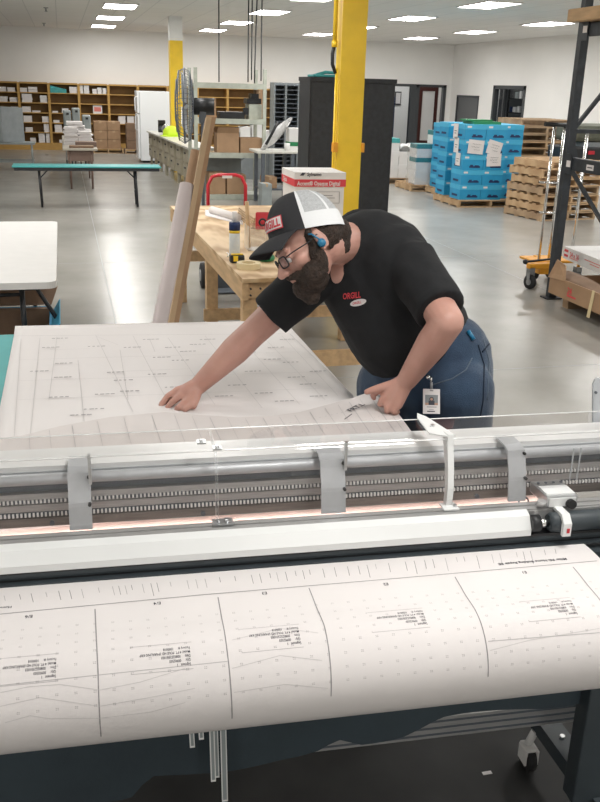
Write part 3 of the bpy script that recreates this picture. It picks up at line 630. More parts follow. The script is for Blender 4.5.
MB().box(1.0, 2.23, 6.83, 6.87, .22, .31).build('rail', 'wood_light', t); MB().box(1.0, 2.23, 8.38, 8.42, .4, .5).build('rail', 'wood_light', t); MB().box(1.0, 2.23, 5.26, 5.3, .3, .4).build('rail', 'wood_light', t)
b = MB().use('black')
for x in (1.04, 1.10):
    for z in (.80, .84): b.cyl((x, NL.y-.012, z), (x, NL.y+.005, z), .006, 8)
b.build('screws', None, t)
def T_(px, py, z=BZ): return pz(px, py, z)
# items on bench
p = T_(216, 226); q = T_(243, 224)
t = thing('paper_roll', T_(228, 220)+Vector((0, 0, 0)), 'loose white paper roll with an unrolled sheet on the back of the workbench', 'paper roll')
a, c = T_(212, 214), T_(238, 222); MB().cyl(a+Vector((0, 0, .035)), c+Vector((0, 0, .035)), .034, 18).build('roll', 'paper', t)
MB().grid(lambda u, v: T_(205+38*u, 216+9*u-6*v)+Vector((0, 0, .004+.02*math.sin(u*3)*v)), 10, 4, .002).build('sheet', 'paper', t)
def can(px, py, r, h, label):
    p = T_(px, py); t = thing('spray_can', p, label, 'can')
    MB().lathe([(r*.9, 0), (r, .006), (r, h*.62), (r*.8, h*.66)], p, n=24).build('body', 'tape_label', t)
    MB().lathe([(r*1.03, h*.6), (r*1.03, h*.76), (r*.98, h*.78)], p, n=24).build('cap_ring', 'navy', t); MB().lathe([(r*.5, h*.78), (r*.5, h), (r*.4, h*1.01)], p, n=20).build('nozzle_cap', 'paper', t)
    MB().lathe([(r*1.01, h*.54), (r*1.01, h*.6)], p, n=24).build('yellow_band', 'yellow', t)
D('tape_label', (.60, .63, .63), .4, col2=(.70, .70, .66), ns=40)
can(234.5, 257, .036, .30, 'pale aerosol can with a navy collar and white nozzle near the bench corner')
p = T_(237.5, 263); t = thing('tape_roll', p, 'black tape roll standing in front of the aerosol can', 'tape')
MB().box(p.x-.05, p.x+.045, p.y-.02, p.y+.04, BZ+.001, BZ+.055, bev=.012).build('body', 'black', t); MB().box(p.x-.03, p.x+.0, p.y-.022, p.y-.018, BZ+.015, BZ+.05).box(p.x-.04, p.x+.035, p.y-.01, p.y+.02, BZ+.054, BZ+.06).build('sticker', 'yellow', t)
p = T_(248.5, 268); t = thing('masking_tape_roll', p, 'cream masking tape roll lying flat at the bench corner', 'tape')
b = MB().use('tape_tan'); R0, R1, h = .045, .075, .036; n = 32; V = []
for i in range(n):
    a = 2*PI*i/n; V.append([b.bm.verts.new(p+Vector((r*math.cos(a), r*math.sin(a), z))) for r, z in ((R0, .001), (R1, .001), (R1, h), (R0, h))])
for i in range(n):
    for k in range(4): b._f([V[i][k], V[(i+1) % n][k], V[(i+1) % n][(k+1) % 4], V[i][(k+1) % 4]])
b.build('tape', None, t)
p = T_(266, 261); t = thing('green_tape_roll', p, 'green tape roll half hidden under the cap brim', 'tape')
MB().ring(p+Vector((0, 0, .022)), (0, 0, 1), .04, .02, 24, 8).build('tape', 'green', t)
# plastic bin with scissors
p = T_(256, 250); t = thing('tool_cup', p, 'clear plastic tub holding tools behind the cap brim', 'tub')
b = MB().use('film'); bx0, bx1, by0, by1 = p.x-.06, p.x+.12, p.y-.04, p.y+.12
b.box(bx0, bx1, by0, by0+.003, BZ, BZ+.17).box(bx0, bx1, by1-.003, by1, BZ, BZ+.17).box(bx0, bx0+.003, by0, by1, BZ, BZ+.17).box(bx1-.003, bx1, by0, by1, BZ, BZ+.17).box(bx0, bx1, by0, by1, BZ, BZ+.003); b.build('walls', None, t)
MB().box(p.x-.0, p.x+.15, p.y+.02, p.y+.03, BZ+.14, BZ+.26, bev=.01).build('red_card', 'red_print', t) 
o = MB().tube([p+Vector((-.04, .05, .01)), p+Vector((-.06, .05, .33))], [.012, .015]).build('brush_handle', 'wood_light'); tag(o, 'light wooden brush handle standing upright in the plastic tub', 'brush')
t = thing('scissors', p+Vector((.05, .0, .16)), 'black-handled scissors hanging in front of the red card', 'scissors')
MB().ring(p+Vector((.035, -.045, .2)), (.1, 1, 0), .022, .007, 18, 6).ring(p+Vector((.08, -.045, .19)), (.1, 1, 0), .018, .006, 18, 6).build('handles', 'black', t); MB().prism([p+Vector((.05, -.047, .18)), p+Vector((.062, -.047, .18)), p+Vector((.058, -.047, .06))], (0, .003, 0)).build('blades', 'chrome', t)
p = T_(262, 243); 
# wire hooks hanging off bench edge
p = T_(226, 256); b = MB()
for k in range(9): b.tube([p+Vector((.015*math.sin(k*2.1), -.03-.002*k, .03-.018*k)), p+Vector((.02*math.cos(k*1.7), -.035, .012-.018*k)), p+Vector((-.02*math.sin(k*1.3), -.03, .0-.018*k))], .0035, 5)
tag(b.build('chain', 'chrome'), 'small tangled silver chain hanging over the left edge of the workbench', 'chain')
# stacked cardboard pads
base = T_(268, 207+12); 
for k in range(5):
    a, c = pY(252+k*.4, 203, 7.1), pY(286, 203, 7.1)
    o = MB().box(a.x, c.x+.02, 7.1-.004*k, 7.75, BZ+.001+.018*k, BZ+.016+.018*k, T=None).build('cardboard_pad', 'cardboard_light'); tag(o, 'flat cardboard pad beside the carton, %s from the bottom of its stack' % ORD[k], 'cardboard', 'stacked cardboard pads on the workbench')
# paper carton "Accent Opaque Digital"
BXY = 7.05; A = pY(294.5, 190, BXY); B = pY(346, 190, BXY); zt = pY(320, 172.5, BXY).z; zl = pY(320, 187, BXY).z
w = B.x-A.x
t = thing('paper_carton', ((A.x+B.x)/2, BXY+.15, BZ), 'white lidded paper carton with a red band on the workbench behind the man', 'box')
MB().box(A.x+.008, B.x-.015, BXY+.008, BXY+.44, BZ+.001, zt-.01).build('body', 'paper_box', t)
MB().box(A.x, B.x-.005, BXY, BXY+.45, zl, zt).build('lid', 'paper_box', t)
b = MB().use('red_print'); f = .0015; zb0, zb1 = zl+.002, zl+(zt-zl)*.52
b.box(A.x-f, B.x-.005+f, BXY-f, BXY+.45, zb0, zb1); b.build('red_band', None, t)
b = MB().use('paper'); b.text('Accent® Opaque Digital', .046, lambda x, y: Vector((A.x+.02+x*.78, BXY-.004, (zb0+zb1)/2-.018+y)), .001); b.build('front_lettering', None, t, fix=False); b = MB().use('paper'); b.text('Digital', .05, lambda x, y: Vector((A.x-.004, BXY+.38-x, (zb0+zb1)/2-.014+y)), .001)
b.build('side_lettering', None, t, fix=False); b = MB().use('ink').text('Sylvamo', .036, lambda x, y: Vector((A.x+.1+x, BXY-.004, zb1+.028+y)), .0008).prism([(A.x+.04, BXY-.004, zb1+.03), (A.x+.07, BXY-.004, zb1+.03), (A.x+.088, BXY-.004, zb1+.052), (A.x+.06, BXY-.004, zb1+.052)], (0, .003, 0)); b.build('maker_mark', None, t)
b = MB().use('ink_grey'); lx, lz = A.x+.16, zl-.13
for q in ((lx, lx+.22, lz, lz+.003), (lx, lx+.22, lz+.09, lz+.093), (lx, lx+.003, lz, lz+.093), (lx+.217, lx+.22, lz, lz+.093), (lx+.04, lx+.16, lz+.06, lz+.065), (lx+.09, lx+.18, lz+.04, lz+.045), (lx+.03, lx+.08, lz+.02, lz+.03)): b.box(q[0], q[1], BXY+.004, BXY+.0075, q[2], q[3])
b.build('side_label', None, t)
# leaning tubes and boards
def lean(name, px0, py0, px1, py1, Yb, Yt, r, mk, label, cat, board=None):
    b_, t_ = pY(px0, py0, Yb), pY(px1, py1, Yt); d_ = (t_-b_).normalized(); k = (b_.z-.01)/d_.z; foot = b_-d_*k
    m = MB()
    if board: m.bar(foot, t_, board[0], board[1], up=(0, 1, 0))
    else: m.tube([foot, t_], r, 20)
    o = m.build(name, mk); return tag(o, label, cat)
lean('cardboard_tube', 160, 322, 187, 185, 4.6, 4.95, .040, 'tube_grey', 'grey wrapped cardboard tube leaning left of the boards', 'tube')
lean('cardboard_tube', 171.5, 285, 197, 151, 4.95, 5.15, .034, 'cardboard', 'brown cardboard tube showing behind the top of the grey wrapped one', 'tube')
lean('cardboard_strip', 171, 322, 208.5, 118, 4.75, 5.02, 0, 'cardboard_light', 'long leaning tan cardboard strip, left of the pair', 'cardboard', (.028, .04))
lean('cardboard_strip', 176, 322, 213, 118, 4.75, 5.08, 0, 'cardboard', 'long leaning brown cardboard strip, right of the pair', 'cardboard', (.026, .04))
# black cabinet
t = thing('tall_cabinet', (3.2, 10.75, 0), 'tall matte black two-part cabinet behind the yellow column', 'cabinet')
a, c = pY(308.5, 140, 10.5).x, pY(392, 140, 10.5).x
zt = pY(350, 78, 10.5).z
MB().box(a, c, 10.5, 11.0, .03, zt).build('body', 'black_metal', t)
MB().box(a+.02, (a+c)/2-.004, 10.485, 10.5, .1, zt-.06).build('door', 'black_metal', t); MB().box((a+c)/2+.004, c-.02, 10.485, 10.5, .1, zt-.06).build('door', 'black_metal', t)
MB().box(a-.01, c+.01, 10.47, 11.01, zt-.045, zt).build('top_rim', 'black_metal', t)
MB().box(a+.03, c-.03, 10.52, 10.98, 0, .03).build('plinth', 'black', t)
o = MB().box(a+.08, a+.55, 10.55, 10.95, zt+.001, zt+.03, bev=.01).tube([(a+.06, 10.6, zt+.012), (a+.2, 10.58, zt+.055), (a+.35, 10.62, zt+.05), (a+.5, 10.6, zt+.045)], .018).build('teal_sheet', 'teal'); tag(o, 'crumpled teal sheet lying on top of the black cabinet', 'sheet')
# ---------------------------------------------------------------- pallets at right
def blue_box(x0, y0, z0, w, d_, h, label, face='f', g='blue boxes'):
    t = thing('blue_carton', (0, 0, 0), label, 'box', g)
    MB().box(0, w, 0, d_, 0, h*.74).build('body', 'blue_box', t)
    MB().box(-.004, w+.004, -.004, d_+.004, h*.68, h-.002).build('lid', 'blue_light', t)
    b = MB().use('navy'); b.text('PAPER', .0001, lambda x, y: Vector((x, -.006, y))) if False else None
    for x_, e_, z_, y_ in ((.34, .86, .16, .27), (.38, .52, .27, .36), (.60, .80, .27, .33)): b.box(w*x_, w*e_, -.0055, -.001, h*z_, h*y_)
    b.use('paper').box(w*.1, w*.3, -.0045, -.001, h*.78, h*.9).use('navy').box(-.0055, -.001, d_*.25, d_*.75, h*.2, h*.34); b.build('printing', None, t)
    t.location = (x0, y0, z0); return t
P0 = Vector((6.89, 15.2, 0)); bw, bh = .41, .262
pallet((7.5, 15.75, 0), 1.28, 1.2, 'wooden pallet under the nearer stack of bright blue boxes', 'pallets under the paper boxes')
vert = ['bottom', 'second', 'third', 'fourth', 'top']
for k in range(5):
    for i in range(2): blue_box(P0.x+bw*i, 15.2, .131+bh*k, bw-.008, .46, bh, 'blue paper box of the nearer stack, front %s column, %s layer' % (['left', 'right'][i], vert[k]))
    blue_box(P0.x+bw*2+.02, 15.38, .131+bh*k, bw-.02, .46, bh, 'blue paper box of the nearer stack, set-back right column, %s layer' % vert[k])
    for i in range(3): blue_box(P0.x+bw*i, 15.93, .131+bh*k, bw-.008, .42, bh, 'blue paper box of the nearer stack, hidden rear %s column, %s layer' % (['left', 'middle', 'right'][i], vert[k]), g='rear blue boxes')
pallet((7.66, 17.1, 0), .9, 1.1, 'wooden pallet under the farther stack of blue boxes, half hidden', 'pallets under the paper boxes')
for k in range(5):
    for i in range(2):
        for j in range(2): blue_box(7.28+.37*i, 16.62+.5*j, .131+.25*k, .36, .47, .25, 'blue paper box of the farther stack, %s %s column, %s layer' % (['front', 'hidden rear'][j], ['left', 'right'][i], vert[k]), g='farther blue boxes' if j == 0 else 'hidden farther blue boxes')
# notes taped on blue boxes
def note(px, py, w, h, Y, rot, label, txt=None):
    c_ = pY(px, py, Y); T = Matrix.Translation(c_) @ Matrix.Rotation(rot, 4, 'Y')
    b = MB().use('paper').box(-w/2, w/2, 0, .002, -h/2, h/2, T); b.use('ink')
    for k, (a, c) in enumerate(((-.25, .3), (-.3, .22), (-.1, .28))): 
        z = h*(.2-.2*k); b.tube([T @ Vector((w*(a+(c-a)*q/8), -.003, z+.008*math.sin(q*2.4+k))) for q in range(9)], .0022, 4)
    o = b.build('paper_note'); tag(o, label, 'note', 'notes taped to the blue boxes')
note(476, 147, .30, .24, 15.185, .08, 'handwritten white note taped on the front of the nearer blue stack, left one')
note(494.5, 148, .28, .24, 15.18, .25, 'tilted handwritten white note taped on the front of the nearer blue stack, upper right one')
note(494, 160, .28, .22, 15.175, -.03, 'handwritten white note taped on the front of the nearer blue stack, lower right one')
for px, py, h_, lb in ((456, 131, .26, 'high'), (456.5, 145, .26, 'in the middle'), (458, 159, .22, 'low')):
    c_ = pX(px, py, 6.882); b = MB().use('paper').box(6.878, 6.8805, c_.y-.1, c_.y+.1, c_.z-h_/2, c_.z+h_/2); b.use('ink').box(6.877, 6.878, c_.y-.05, c_.y+.06, c_.z, c_.z+.01).box(6.877, 6.878, c_.y-.03, c_.y+.05, c_.z-.04, c_.z-.03)
    tag(b.build('paper_note'), 'narrow white note %s on the left side of the nearer blue stack' % lb, 'note', 'notes taped to the blue boxes')
a = P0; o = MB().box(7.1, 7.62, 15.3, 15.8, .131+bh*5, .131+bh*5+.045).use('dark_steel').box(7.02, 7.5, 15.4, 15.75, .131+bh*5+.046, .131+bh*5+.075, Matrix.Rotation(0, 4, 'Z')).build('flat_box', 'green'); 
o.data.materials.clear(); o.data.materials.append(M['green']); tag(o, 'flat green box lying on top of the nearer blue stack', 'box')
# wrapped white boxes with teal lids
def wbox(x, y, z, w, d_, h, mk, label, lid='teal', g=None):
    t = thing('white_carton', (0, 0, 0), label, 'box', g)
    MB().box(0, w, 0, d_, 0, h*.72).build('body', 'paper_box', t); MB().box(-.004, w+.004, -.004, d_+.004, h*.66, h-.002).build('lid', lid, t); t.location = (x, y, z)
pallet((7.38, 18.15, 0), .95, .95, 'wooden pallet under the plastic-wrapped white boxes', 'pallets under the paper boxes')
for k in range(4):
    for i in range(2):
        if k == 3 and i == 0: continue
        wbox(7.02+.37*i, 17.75, .131+.27*k, .35, .4, .27, None, 'wrapped white box of the middle pallet, %s column, %s layer' % (['left', 'right'][i], vert[k]), 'teal_dark' if k else 'paper_box', 'wrapped white boxes')
b = MB(); F_ = [(6.98, 17.71), (7.78, 17.71), (7.78, 18.19), (6.98, 18.19), (6.98, 17.71)]
def wrapf(u, v):
    s = u*4; i = min(3, int(s)); f_ = s-i; x = F_[i][0]+(F_[i+1][0]-F_[i][0])*f_; y = F_[i][1]+(F_[i+1][1]-F_[i][1])*f_; return Vector((x+.012*math.sin(v*30+u*9), y+.012*math.sin(v*23+u*31), (.14+.80*v)))
b.grid(wrapf, 48, 14); tag(b.build('plastic_wrap', 'film'), 'clear crinkled plastic film wound round the white boxes of the middle pallet', 'plastic film')
pallet((7.32, 19.6, 0), 1.1, 1.0, 'wooden pallet under the plain white boxes beside the black cabinet', 'pallets under the paper boxes', 'pallet_old')
for k in range(3):
    for i in range(3):
        if k == 2 and i != 0: continue
        wbox(6.8+.36*i, 19.15, .131+.28*k, .35, .45, .28, None, 'plain white box beside the black cabinet, %s column, %s layer' % (['left', 'middle', 'right'][i], vert[k]), 'teal' if k == 2 else 'paper_box', 'plain white boxes')
o = MB().grid(lambda u, v: Vector((7.17+.7*u, 19.15+.4*v, .76+.06*math.sin(u*9+v*5)+.05*math.sin(v*11))), 14, 8, .01).build('plastic_sheet', 'bag'); tag(o, 'crumpled white plastic heaped on the plain white boxes', 'plastic')
# pallet stacks
random.seed(3)
for k in range(7):
    pallet((8.05+random.uniform(-.05, .05), 13.98+random.uniform(-.05, .05), .138*k), 1.15, 1.0, 'bare wooden pallet of the nearer pallet stack, %s from the floor' % ORD[k], 'pallets in the nearer stack', random.choice(['pallet_wood', 'pallet_old']), .12+random.uniform(-.06, .06))
for k in range(11):
    pallet((9.15+random.uniform(-.03, .03), 16.9+random.uniform(-.03, .03), .138*k), 1.15, 1.0, 'bare wooden pallet of the taller pallet stack behind the blue boxes, %s from the floor' % ORD[k], 'pallets in the taller stack', random.choice(['pallet_old', 'pallet_wood']), random.uniform(-.04, .04))
# dark equipment at the right edge
t = thing('equipment_case', (10, 14.6, 0), 'olive and black wheeled machine at the right picture edge behind the rack', 'machine')
a = pY(582, 140, 14.5).x
MB().box(a-.2, a+1.6, 14.5, 15.3, .9, 1.12, bev=.03).build('lower_case', 'black', t)
MB().box(a-.1, a+1.6, 14.55, 15.3, 1.2, 1.5, bev=.08).build('upper_case', 'olive', t); MB().box(a+.1, a+1.5, 14.6, 15.2, 1.12, 1.2).build('gap_panel', 'grey_paint', t)
MB().box(a+.15, a+.27, 14.48, 14.5, 1.0, 1.06).build('red_switch', 'red', t)
for x in (a-.1, a+1.5):
    for y in (14.6, 15.2): MB().box(x-.04, x+.04, y-.04, y+.04, .07, .9).build('leg', 'dark_steel', t); MB().cyl((x-.02, y, .06), (x+.02, y, .06), .06).build('caster', 'dark_rubber', t)
# pallet rack
RX, RY = 4.80, 8.12
t = thing('pallet_rack', (RX, RY, 0), 'black steel pallet rack upright with braces and beams at the right edge', 'rack')
for x in (RX, RX+1.07): 
    b = MB(); b.box(x-.04, x+.04, RY-.035, RY+.04, .01, 3.3).box(x-.085, x+.085, RY-.075, RY+.075, 0, .012); b.build('post', 'rack_black', t)
zz = [pY(565, 131, RY).z, pY(570, 163, RY).z]
MB().bar((RX, RY, zz[0]), (RX+1.07, RY, zz[0]), .035, .04).build('brace', 'rack_black', t)
MB().bar((RX+.02, RY, zz[0]+.02), (RX+.75, RY, zz[0]+.95), .035, .035, up=(0, 1, 0)).build('brace', 'rack_black', t); MB().bar((RX+.02, RY, zz[1]-.03), (RX+.9, RY, zz[1]-1.1), .035, .035, up=(0, 1, 0)).build('brace', 'rack_black', t)
MB().prism([(RX, RY-.02, zz[0]), (RX, RY-.02, zz[1]-.05), (RX+.12, RY-.02, zz[1])], (0, .02, 0)).build('gusset', 'rack_black', t)
bt = pY(590, 28, RY).z
def beam(z, lab, h=.12):
    bm_ = MB().box(RX-.03, RX+.03, RY-2.7, RY-.04, z-h/2, z+h/2, bev=.006).build('beam', 'rack_black', t)
    c_ = MB().use('rack_black').box(RX-.045, RX-.031, RY-.14, RY-.03, z-h*.8, z+h*.8).use('paper').box(RX-.049, RX-.045, RY-.13, RY-.06, z-.03, z+.03); c_.build('connector', None, bm_)
    MB().use('paper').box(RX-.034, RX-.0305, RY-.52, RY-.40, z-.03, z+.02).use('ink').box(RX-.036, RX-.034, RY-.50, RY-.42, z-.01, z+.0).build('label', None, bm_)
    return bm_
beam(zz[1], ''); beam(bt-.02, '')
MB().box(RX+.03, RX+.16, RY-.2, RY-.1, zz[1]-.03, zz[1]+.03).build('label_plate', 'paper', t)
o = MB().box(RX-.16, RX-.045, RY-2.6, RY+.06, bt+.045, bt+.155, bev=.008).box(RX-.045, RX+.1, RY-2.6, RY-.04, bt+.045, bt+.155).build('timber_board', 'wood_light'); tag(o, 'raw pine board lying on the top beam of the black rack', 'board')
# chrome lift cart
LY = 8.6
t = thing('stock_cart', (5.05, LY, 0), 'tall chrome-framed cart with an orange base and casters beside the black rack', 'cart')
def ct(px, py, Y=LY): return pY(px, py, Y)
pts = [(ct(551, 125), ct(542, 262)), (ct(559.5, 125), ct(553.5, 262))]
for a_, b_ in pts: x = (a_.x+b_.x)/2; MB().cyl((x, LY, .3), (x, LY, a_.z), .014, 10).build('upright_tube', 'chrome', t)
for px in (567, 580): x = ct(px, 190, LY+.4).x; MB().cyl((x, LY+.4, .3), (x, LY+.4, 1.62), .017, 10).build('upright_tube', 'chrome', t)
for y in (182, 212): a_ = ct(538, y); MB().cyl((a_.x, LY-.02, a_.z), (ct(556, y).x, LY-.02, a_.z-.01), .012).build('cross_bar', 'chrome', t)
a_ = ct(545, 124); MB().cyl((a_.x, LY, a_.z), (a_.x+.28, LY, a_.z-.01), .022).build('handle', 'black', t)
a_ = ct(521, 260); MB().cyl((a_.x, LY-.1, a_.z), (a_.x+.4, LY-.1, a_.z+.03), .012).ell((a_.x, LY-.1, a_.z), .028).build('foot_bar', 'black', t)
a_ = ct(527, 272); MB().box(a_.x+.13, a_.x+.62, LY+.1, LY+.45, .24, .27, bev=.01).box(a_.x-.02, a_.x+.3, LY-.08, LY+.0, .22, .28, bev=.01).box(a_.x+.12, a_.x+.3, LY-.06, LY+.1, .16, .24).build('base', 'orange', t)
for x, y in ((a_.x+.02, LY-.05), (a_.x+.55, LY-.1), (a_.x+.3, LY+.40), (a_.x+.55, LY+.45)):
    w = MB().use('dark_rubber').lathe([(.04, -.022), (.075, -.02), (.08, 0), (.075, .02), (.04, .022)], (x, y, .08), (1, .3, 0), 18).use('grey_metal').cyl((x-.024, y-.006, .08), (x+.024, y+.006, .08), .035).box(x-.03, x-.024, y-.03, y+.05, .07, .2).box(x+.024, x+.03, y-.03, y+.05, .07, .2).box(x-.03, x+.03, y-.03, y+.05, .19, .24).use('orange').cyl((x, y, .2), (x, y, .28), .02)
    w.build('caster', None, t)
# cartons at the rack foot
CX = 4.62
t = thing('open_carton', (5.0, 6.8, 0), 'long torn brown carton with red stamps lying open at the foot of the rack', 'box')
y0, y1 = 5.9, 7.88
b = MB().box(CX, CX+.012, y0, y1, .13, .30).box(CX, CX+.75, y0, y1, .12, .13).box(CX+.738, CX+.75, y0, y1, .13, .30).box(CX+.012, CX+.738, y1-.012, y1, .13, .28)
b.build('body', 'cardboard', t)
MB().grid(lambda u, v: Vector((CX+.02+.16*v, y1-.02-1.5*u, .29+.05*v*(1-u)+.012*math.sin(u*8))), 12, 4, .006).build('torn_flap', 'cardboard_dark', t)
MB().prism([(CX-.01, y1-.3, .29), (CX-.01, y1+.02, .27), (CX+.02, y1-.06, .46), (CX+.04, y1-.2, .42)], (.01, .004, 0)).build('torn_flap', 'cardboard', t)
b = MB().use('red_print')
for yy, w_, h_ in ((7.45, .16, .08), (6.75, .12, .06)):
    b.box(CX-.002, CX-.0005, yy-w_/2, yy+w_/2, .16, .175)
    b.text('24' if yy > 7 else '24 x 36', .06 if yy < 7 else .09, lambda x, y: Vector((CX-.002, yy+w_/2-x*.9, .185+y)), .002)
b.build('stamp', None, t)
o = MB().prism([(CX-.004, 7.1, .31), (CX-.004, 7.06, .31), (CX-.004, 7.09, .05), (CX-.004, 7.14, .05)], (-.004, 0, 0)).build('tape_strip', 'tape_tan', t)
t2 = thing('wooden_blocks', (5, 6.8, 0), 'low dark skid under the torn brown carton', 'skid')
for y in (6.2, 7.0, 7.7): MB().box(CX+.1, CX+.7, y-.05, y+.05, 0, .119).build('block', 'pallet_old', t2)
t = thing('white_carton', (5.2, 7.2, .3), 'long white carton printed 24 x 36 lying on the torn brown carton', 'box')
A, B = pz(562.5, 258, .34), pz(600, 274, .34); dx = (B-A).normalized(); nx = Vector((-dx.y, dx.x, 0)); A = A+Vector((.0, 0, 0)); Ln = 1.35
if nx.x < 0: nx = -nx
b = MB(); b.prism([A, A+dx*Ln, A+dx*Ln+nx*.62, A+nx*.62], (0, 0, .13)); b.build('body', 'paper_box', t)
b = MB().use('red_print'); b.text('24 x 36', .07, lambda x, y: A+dx*(.16+x)-nx*.002+Vector((0, 0, .045+y)), .002)
for z in (.03, .08): b.prism([A+dx*.03-nx*.003+Vector((0, 0, z)), A+dx*.12-nx*.003+Vector((0, 0, z)), A+dx*.12-nx*.003+Vector((0, 0, z+.025)), A+dx*.03-nx*.003+Vector((0, 0, z+.025))], nx*.002)
b.use('pink_print').text('COATED BOND PAPER', .025, lambda x, y: A+dx*(.16+x)-nx*.002+Vector((0, 0, .02+y)), .0005) if False else None
for z, s_, e_ in ((.03, .16, .36), (.075, .5, .9), (.05, .62, .82)): b.use('pink_print').prism([A+dx*s_-nx*.003+Vector((0, 0, z)), A+dx*e_-nx*.003+Vector((0, 0, z)), A+dx*e_-nx*.003+Vector((0, 0, z+.008)), A+dx*s_-nx*.003+Vector((0, 0, z+.008))], nx*.002)
b.build('printing', None, t)
# ---------------------------------------------------------------- white folding table at left
WX1 = -.1; y0, y1 = 5.98, 8.72; zt = .74
t = thing('folding_table', (-.9, 7.3, 0), 'white plastic folding table with black legs at the left edge', 'table')
rc = .07; x0 = WX1-1.7; poly = []
for cx_, cy_, a0 in ((WX1-rc, y1-rc, 0), (x0+rc, y1-rc, 90), (x0+rc, y0+rc, 180), (WX1-rc, y0+rc, 270)):
    for k in range(7): a_ = math.radians(a0+15*k); poly.append((cx_+rc*math.cos(a_), cy_+rc*math.sin(a_), zt-.045))
MB().prism(poly, (0, 0, .045)).build('tabletop', 'white_plastic', t)
for yy in (6.35, 8.3):
    x_ = pz(19, 325, .0).x
    for xx in (-.34, -1.45): MB().tube([(xx, yy, zt-.05), (xx-.0, yy, .01)], .019).build('leg', 'black_metal', t)
    MB().tube([(-.34, yy, zt-.16), (-1.45, yy, zt-.16)], .013).build('leg_crossbar', 'black_metal', t)
    s = .3 if yy < 7 else -.3
    MB().tube([(-.34, yy+.02, .12), (-.34, yy+s*.5, .12), (-.34, yy+s, .12)], .012).build('foot_rail', 'black_metal', t)
MB().tube([(-.36, 6.36, zt-.12), (-.24, 6.36, zt-.12), (-.17, 6.37, zt-.25), (-.11, 6.38, .38), (-.11, 6.38, .27)], .016).build('folding_brace', 'black_metal', t)
t = thing('blue_carton', (-.6, 6.5, 0), 'open blue box with dark brown insides on the floor under the white table', 'box')
a, c = -1.3, pY(52, 318, 6.62).x
zf = pY(25, 308, 6.7).z
MB().use('blue_box').box(a, c, 6.0, 6.02, 0, .30).box(a, c, 6.72, 6.74, 0, .40).box(c-.015, c, 6.02, 6.72, 0, .36).box(a, c, 6.02, 6.72, 0, .01).build('body', None, t)
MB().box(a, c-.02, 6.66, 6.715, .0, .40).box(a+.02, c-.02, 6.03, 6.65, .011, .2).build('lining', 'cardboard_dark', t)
MB().use('cardboard_dark').prism([(a, 6.74, .41), (c, 6.74, .41), (c+.05, 6.95, .50), (a, 6.95, .50)], (0, 0, .006)).build('flap', None, t)
MB().use('blue_light').prism([(c, 6.05, .36), (c, 6.7, .36), (c+.06, 6.7, .46), (c+.06, 6.05, .44)], (.006, 0, 0)).build('flap', None, t)
p = pz(41, 322, .22); o = MB().box(-.5, -.3, 6.2, 6.5, .201, .26, bev=.01).build('paper_packet', 'paper_box'); tag(o, 'small white packet lying in the open blue box', 'packet')
D('shade_dark', (.018, .018, .018), .7, nz=.25, ns=6)
# ---------------------------------------------------------------- cutting table
MA = math.radians(-3); UD = Vector((math.cos(MA), math.sin(MA), 0)); VD = Vector((-math.sin(MA), math.cos(MA), 0))
def MM(u, v, z): return UD*u+VD*v+Vector((0, 0, z))
MT = Matrix(((UD.x, VD.x, 0, 0), (UD.y, VD.y, 0, 0), (0, 0, 1, 0), (0, 0, 0, 1)))
def ray2(px, py): return fw*FPX+RR*(px-300)-UU*(py-401)
def pv(px, py, v):   # point of the pixel's ray on the plane v = const of the machine
    d = ray2(px, py); t = v/d.dot(VD); p = Vector((0, 0, CH))+d*t; return p.dot(UD), p.z
def pm(px, py, z): p = pz(px, py, z); return p.dot(UD), p.dot(VD)
def mbx(b, u0, u1, v0, v1, z0, z1, bev=0): return b.box(u0, u1, v0, v1, z0, z1, MT, bev)
G0, G1 = -1.55, 1.72
t = thing('cutting_machine', (.3, 2.9, 0), 'flatbed pattern cutter with a silver gantry, clear guard and dark stand in the foreground', 'machine')
# bed
MB().box(-1.45, .93, 2.0, 3.93, .925, .947, bev=.004).build('bed_surface', 'teal', t)
MB().box(-1.48, .965, 1.95, 3.96, .80, .922).build('bed_frame', 'rail_white', t)
for x in (-1.35, .85):
    MB().box(x-.05, x+.05, 3.6, 3.72, .06, .80).build('leg', 'leg_dark', t)
MB().box(-1.3, .8, 3.63, 3.69, .2, .28).build('stretcher', 'alu_dull', t)
# loose white sheet on the mat left of the pattern
o = MB().prism([(-.95, 3.35, .948), (-.30, 3.33, .948), (-.285, 2.82, .948), (-.95, 2.85, .948)], (0, 0, .0015)).build('loose_sheet', 'paper'); tag(o, 'plain white sheet on the teal mat at the left picture edge', 'paper')
# gantry extrusion
b = MB().use('alu_plate'); mbx(b, G0, G1, 2.035, 2.17, .975, 1.11)
b.use('bronze_bar'); mbx(b, G0, G1, 2.015, 2.035, .974, .996)
b.use('dark_steel'); mbx(b, G0, G1, 2.03, 2.036, 1.062, 1.088)
b.use('alu_dull'); mbx(b, G0, G1, 2.02, 2.036, 1.012, 1.030); mbx(b, G0, G1, 2.018, 2.036, 1.045, 1.060)
b.use('rail_white'); mbx(b, G0, G1, 2.04, 2.15, 1.110, 1.122)
b.build('gantry_beam', None, t)
b = MB().use('alu_plate').tube([MM(G0, 2.018, 1.098), MM(G1, 2.018, 1.098)], .014, 16); b.build('guide_tube', None, t)
for z in (.9985, 1.034):
    b = MB().use('dark_steel'); mbx(b, G0, G1, 2.022, 2.036, z, z+.011); b.use('white_paint'); u = G0
    while u < G1-.01: mbx(b, u, u+.0045, 2.016, 2.022, z+.001, z+.010); u += .0095
    b.build('toothed_rack', None, t)
b = MB().use('dark_steel')
for px in (52, 203, 474): u, z = pv(px, 519, 2.015); b.cyl(MM(u, 2.015, .983), MM(u, 2.008, .983), .006, 12)
b.build('bolts', None, t)
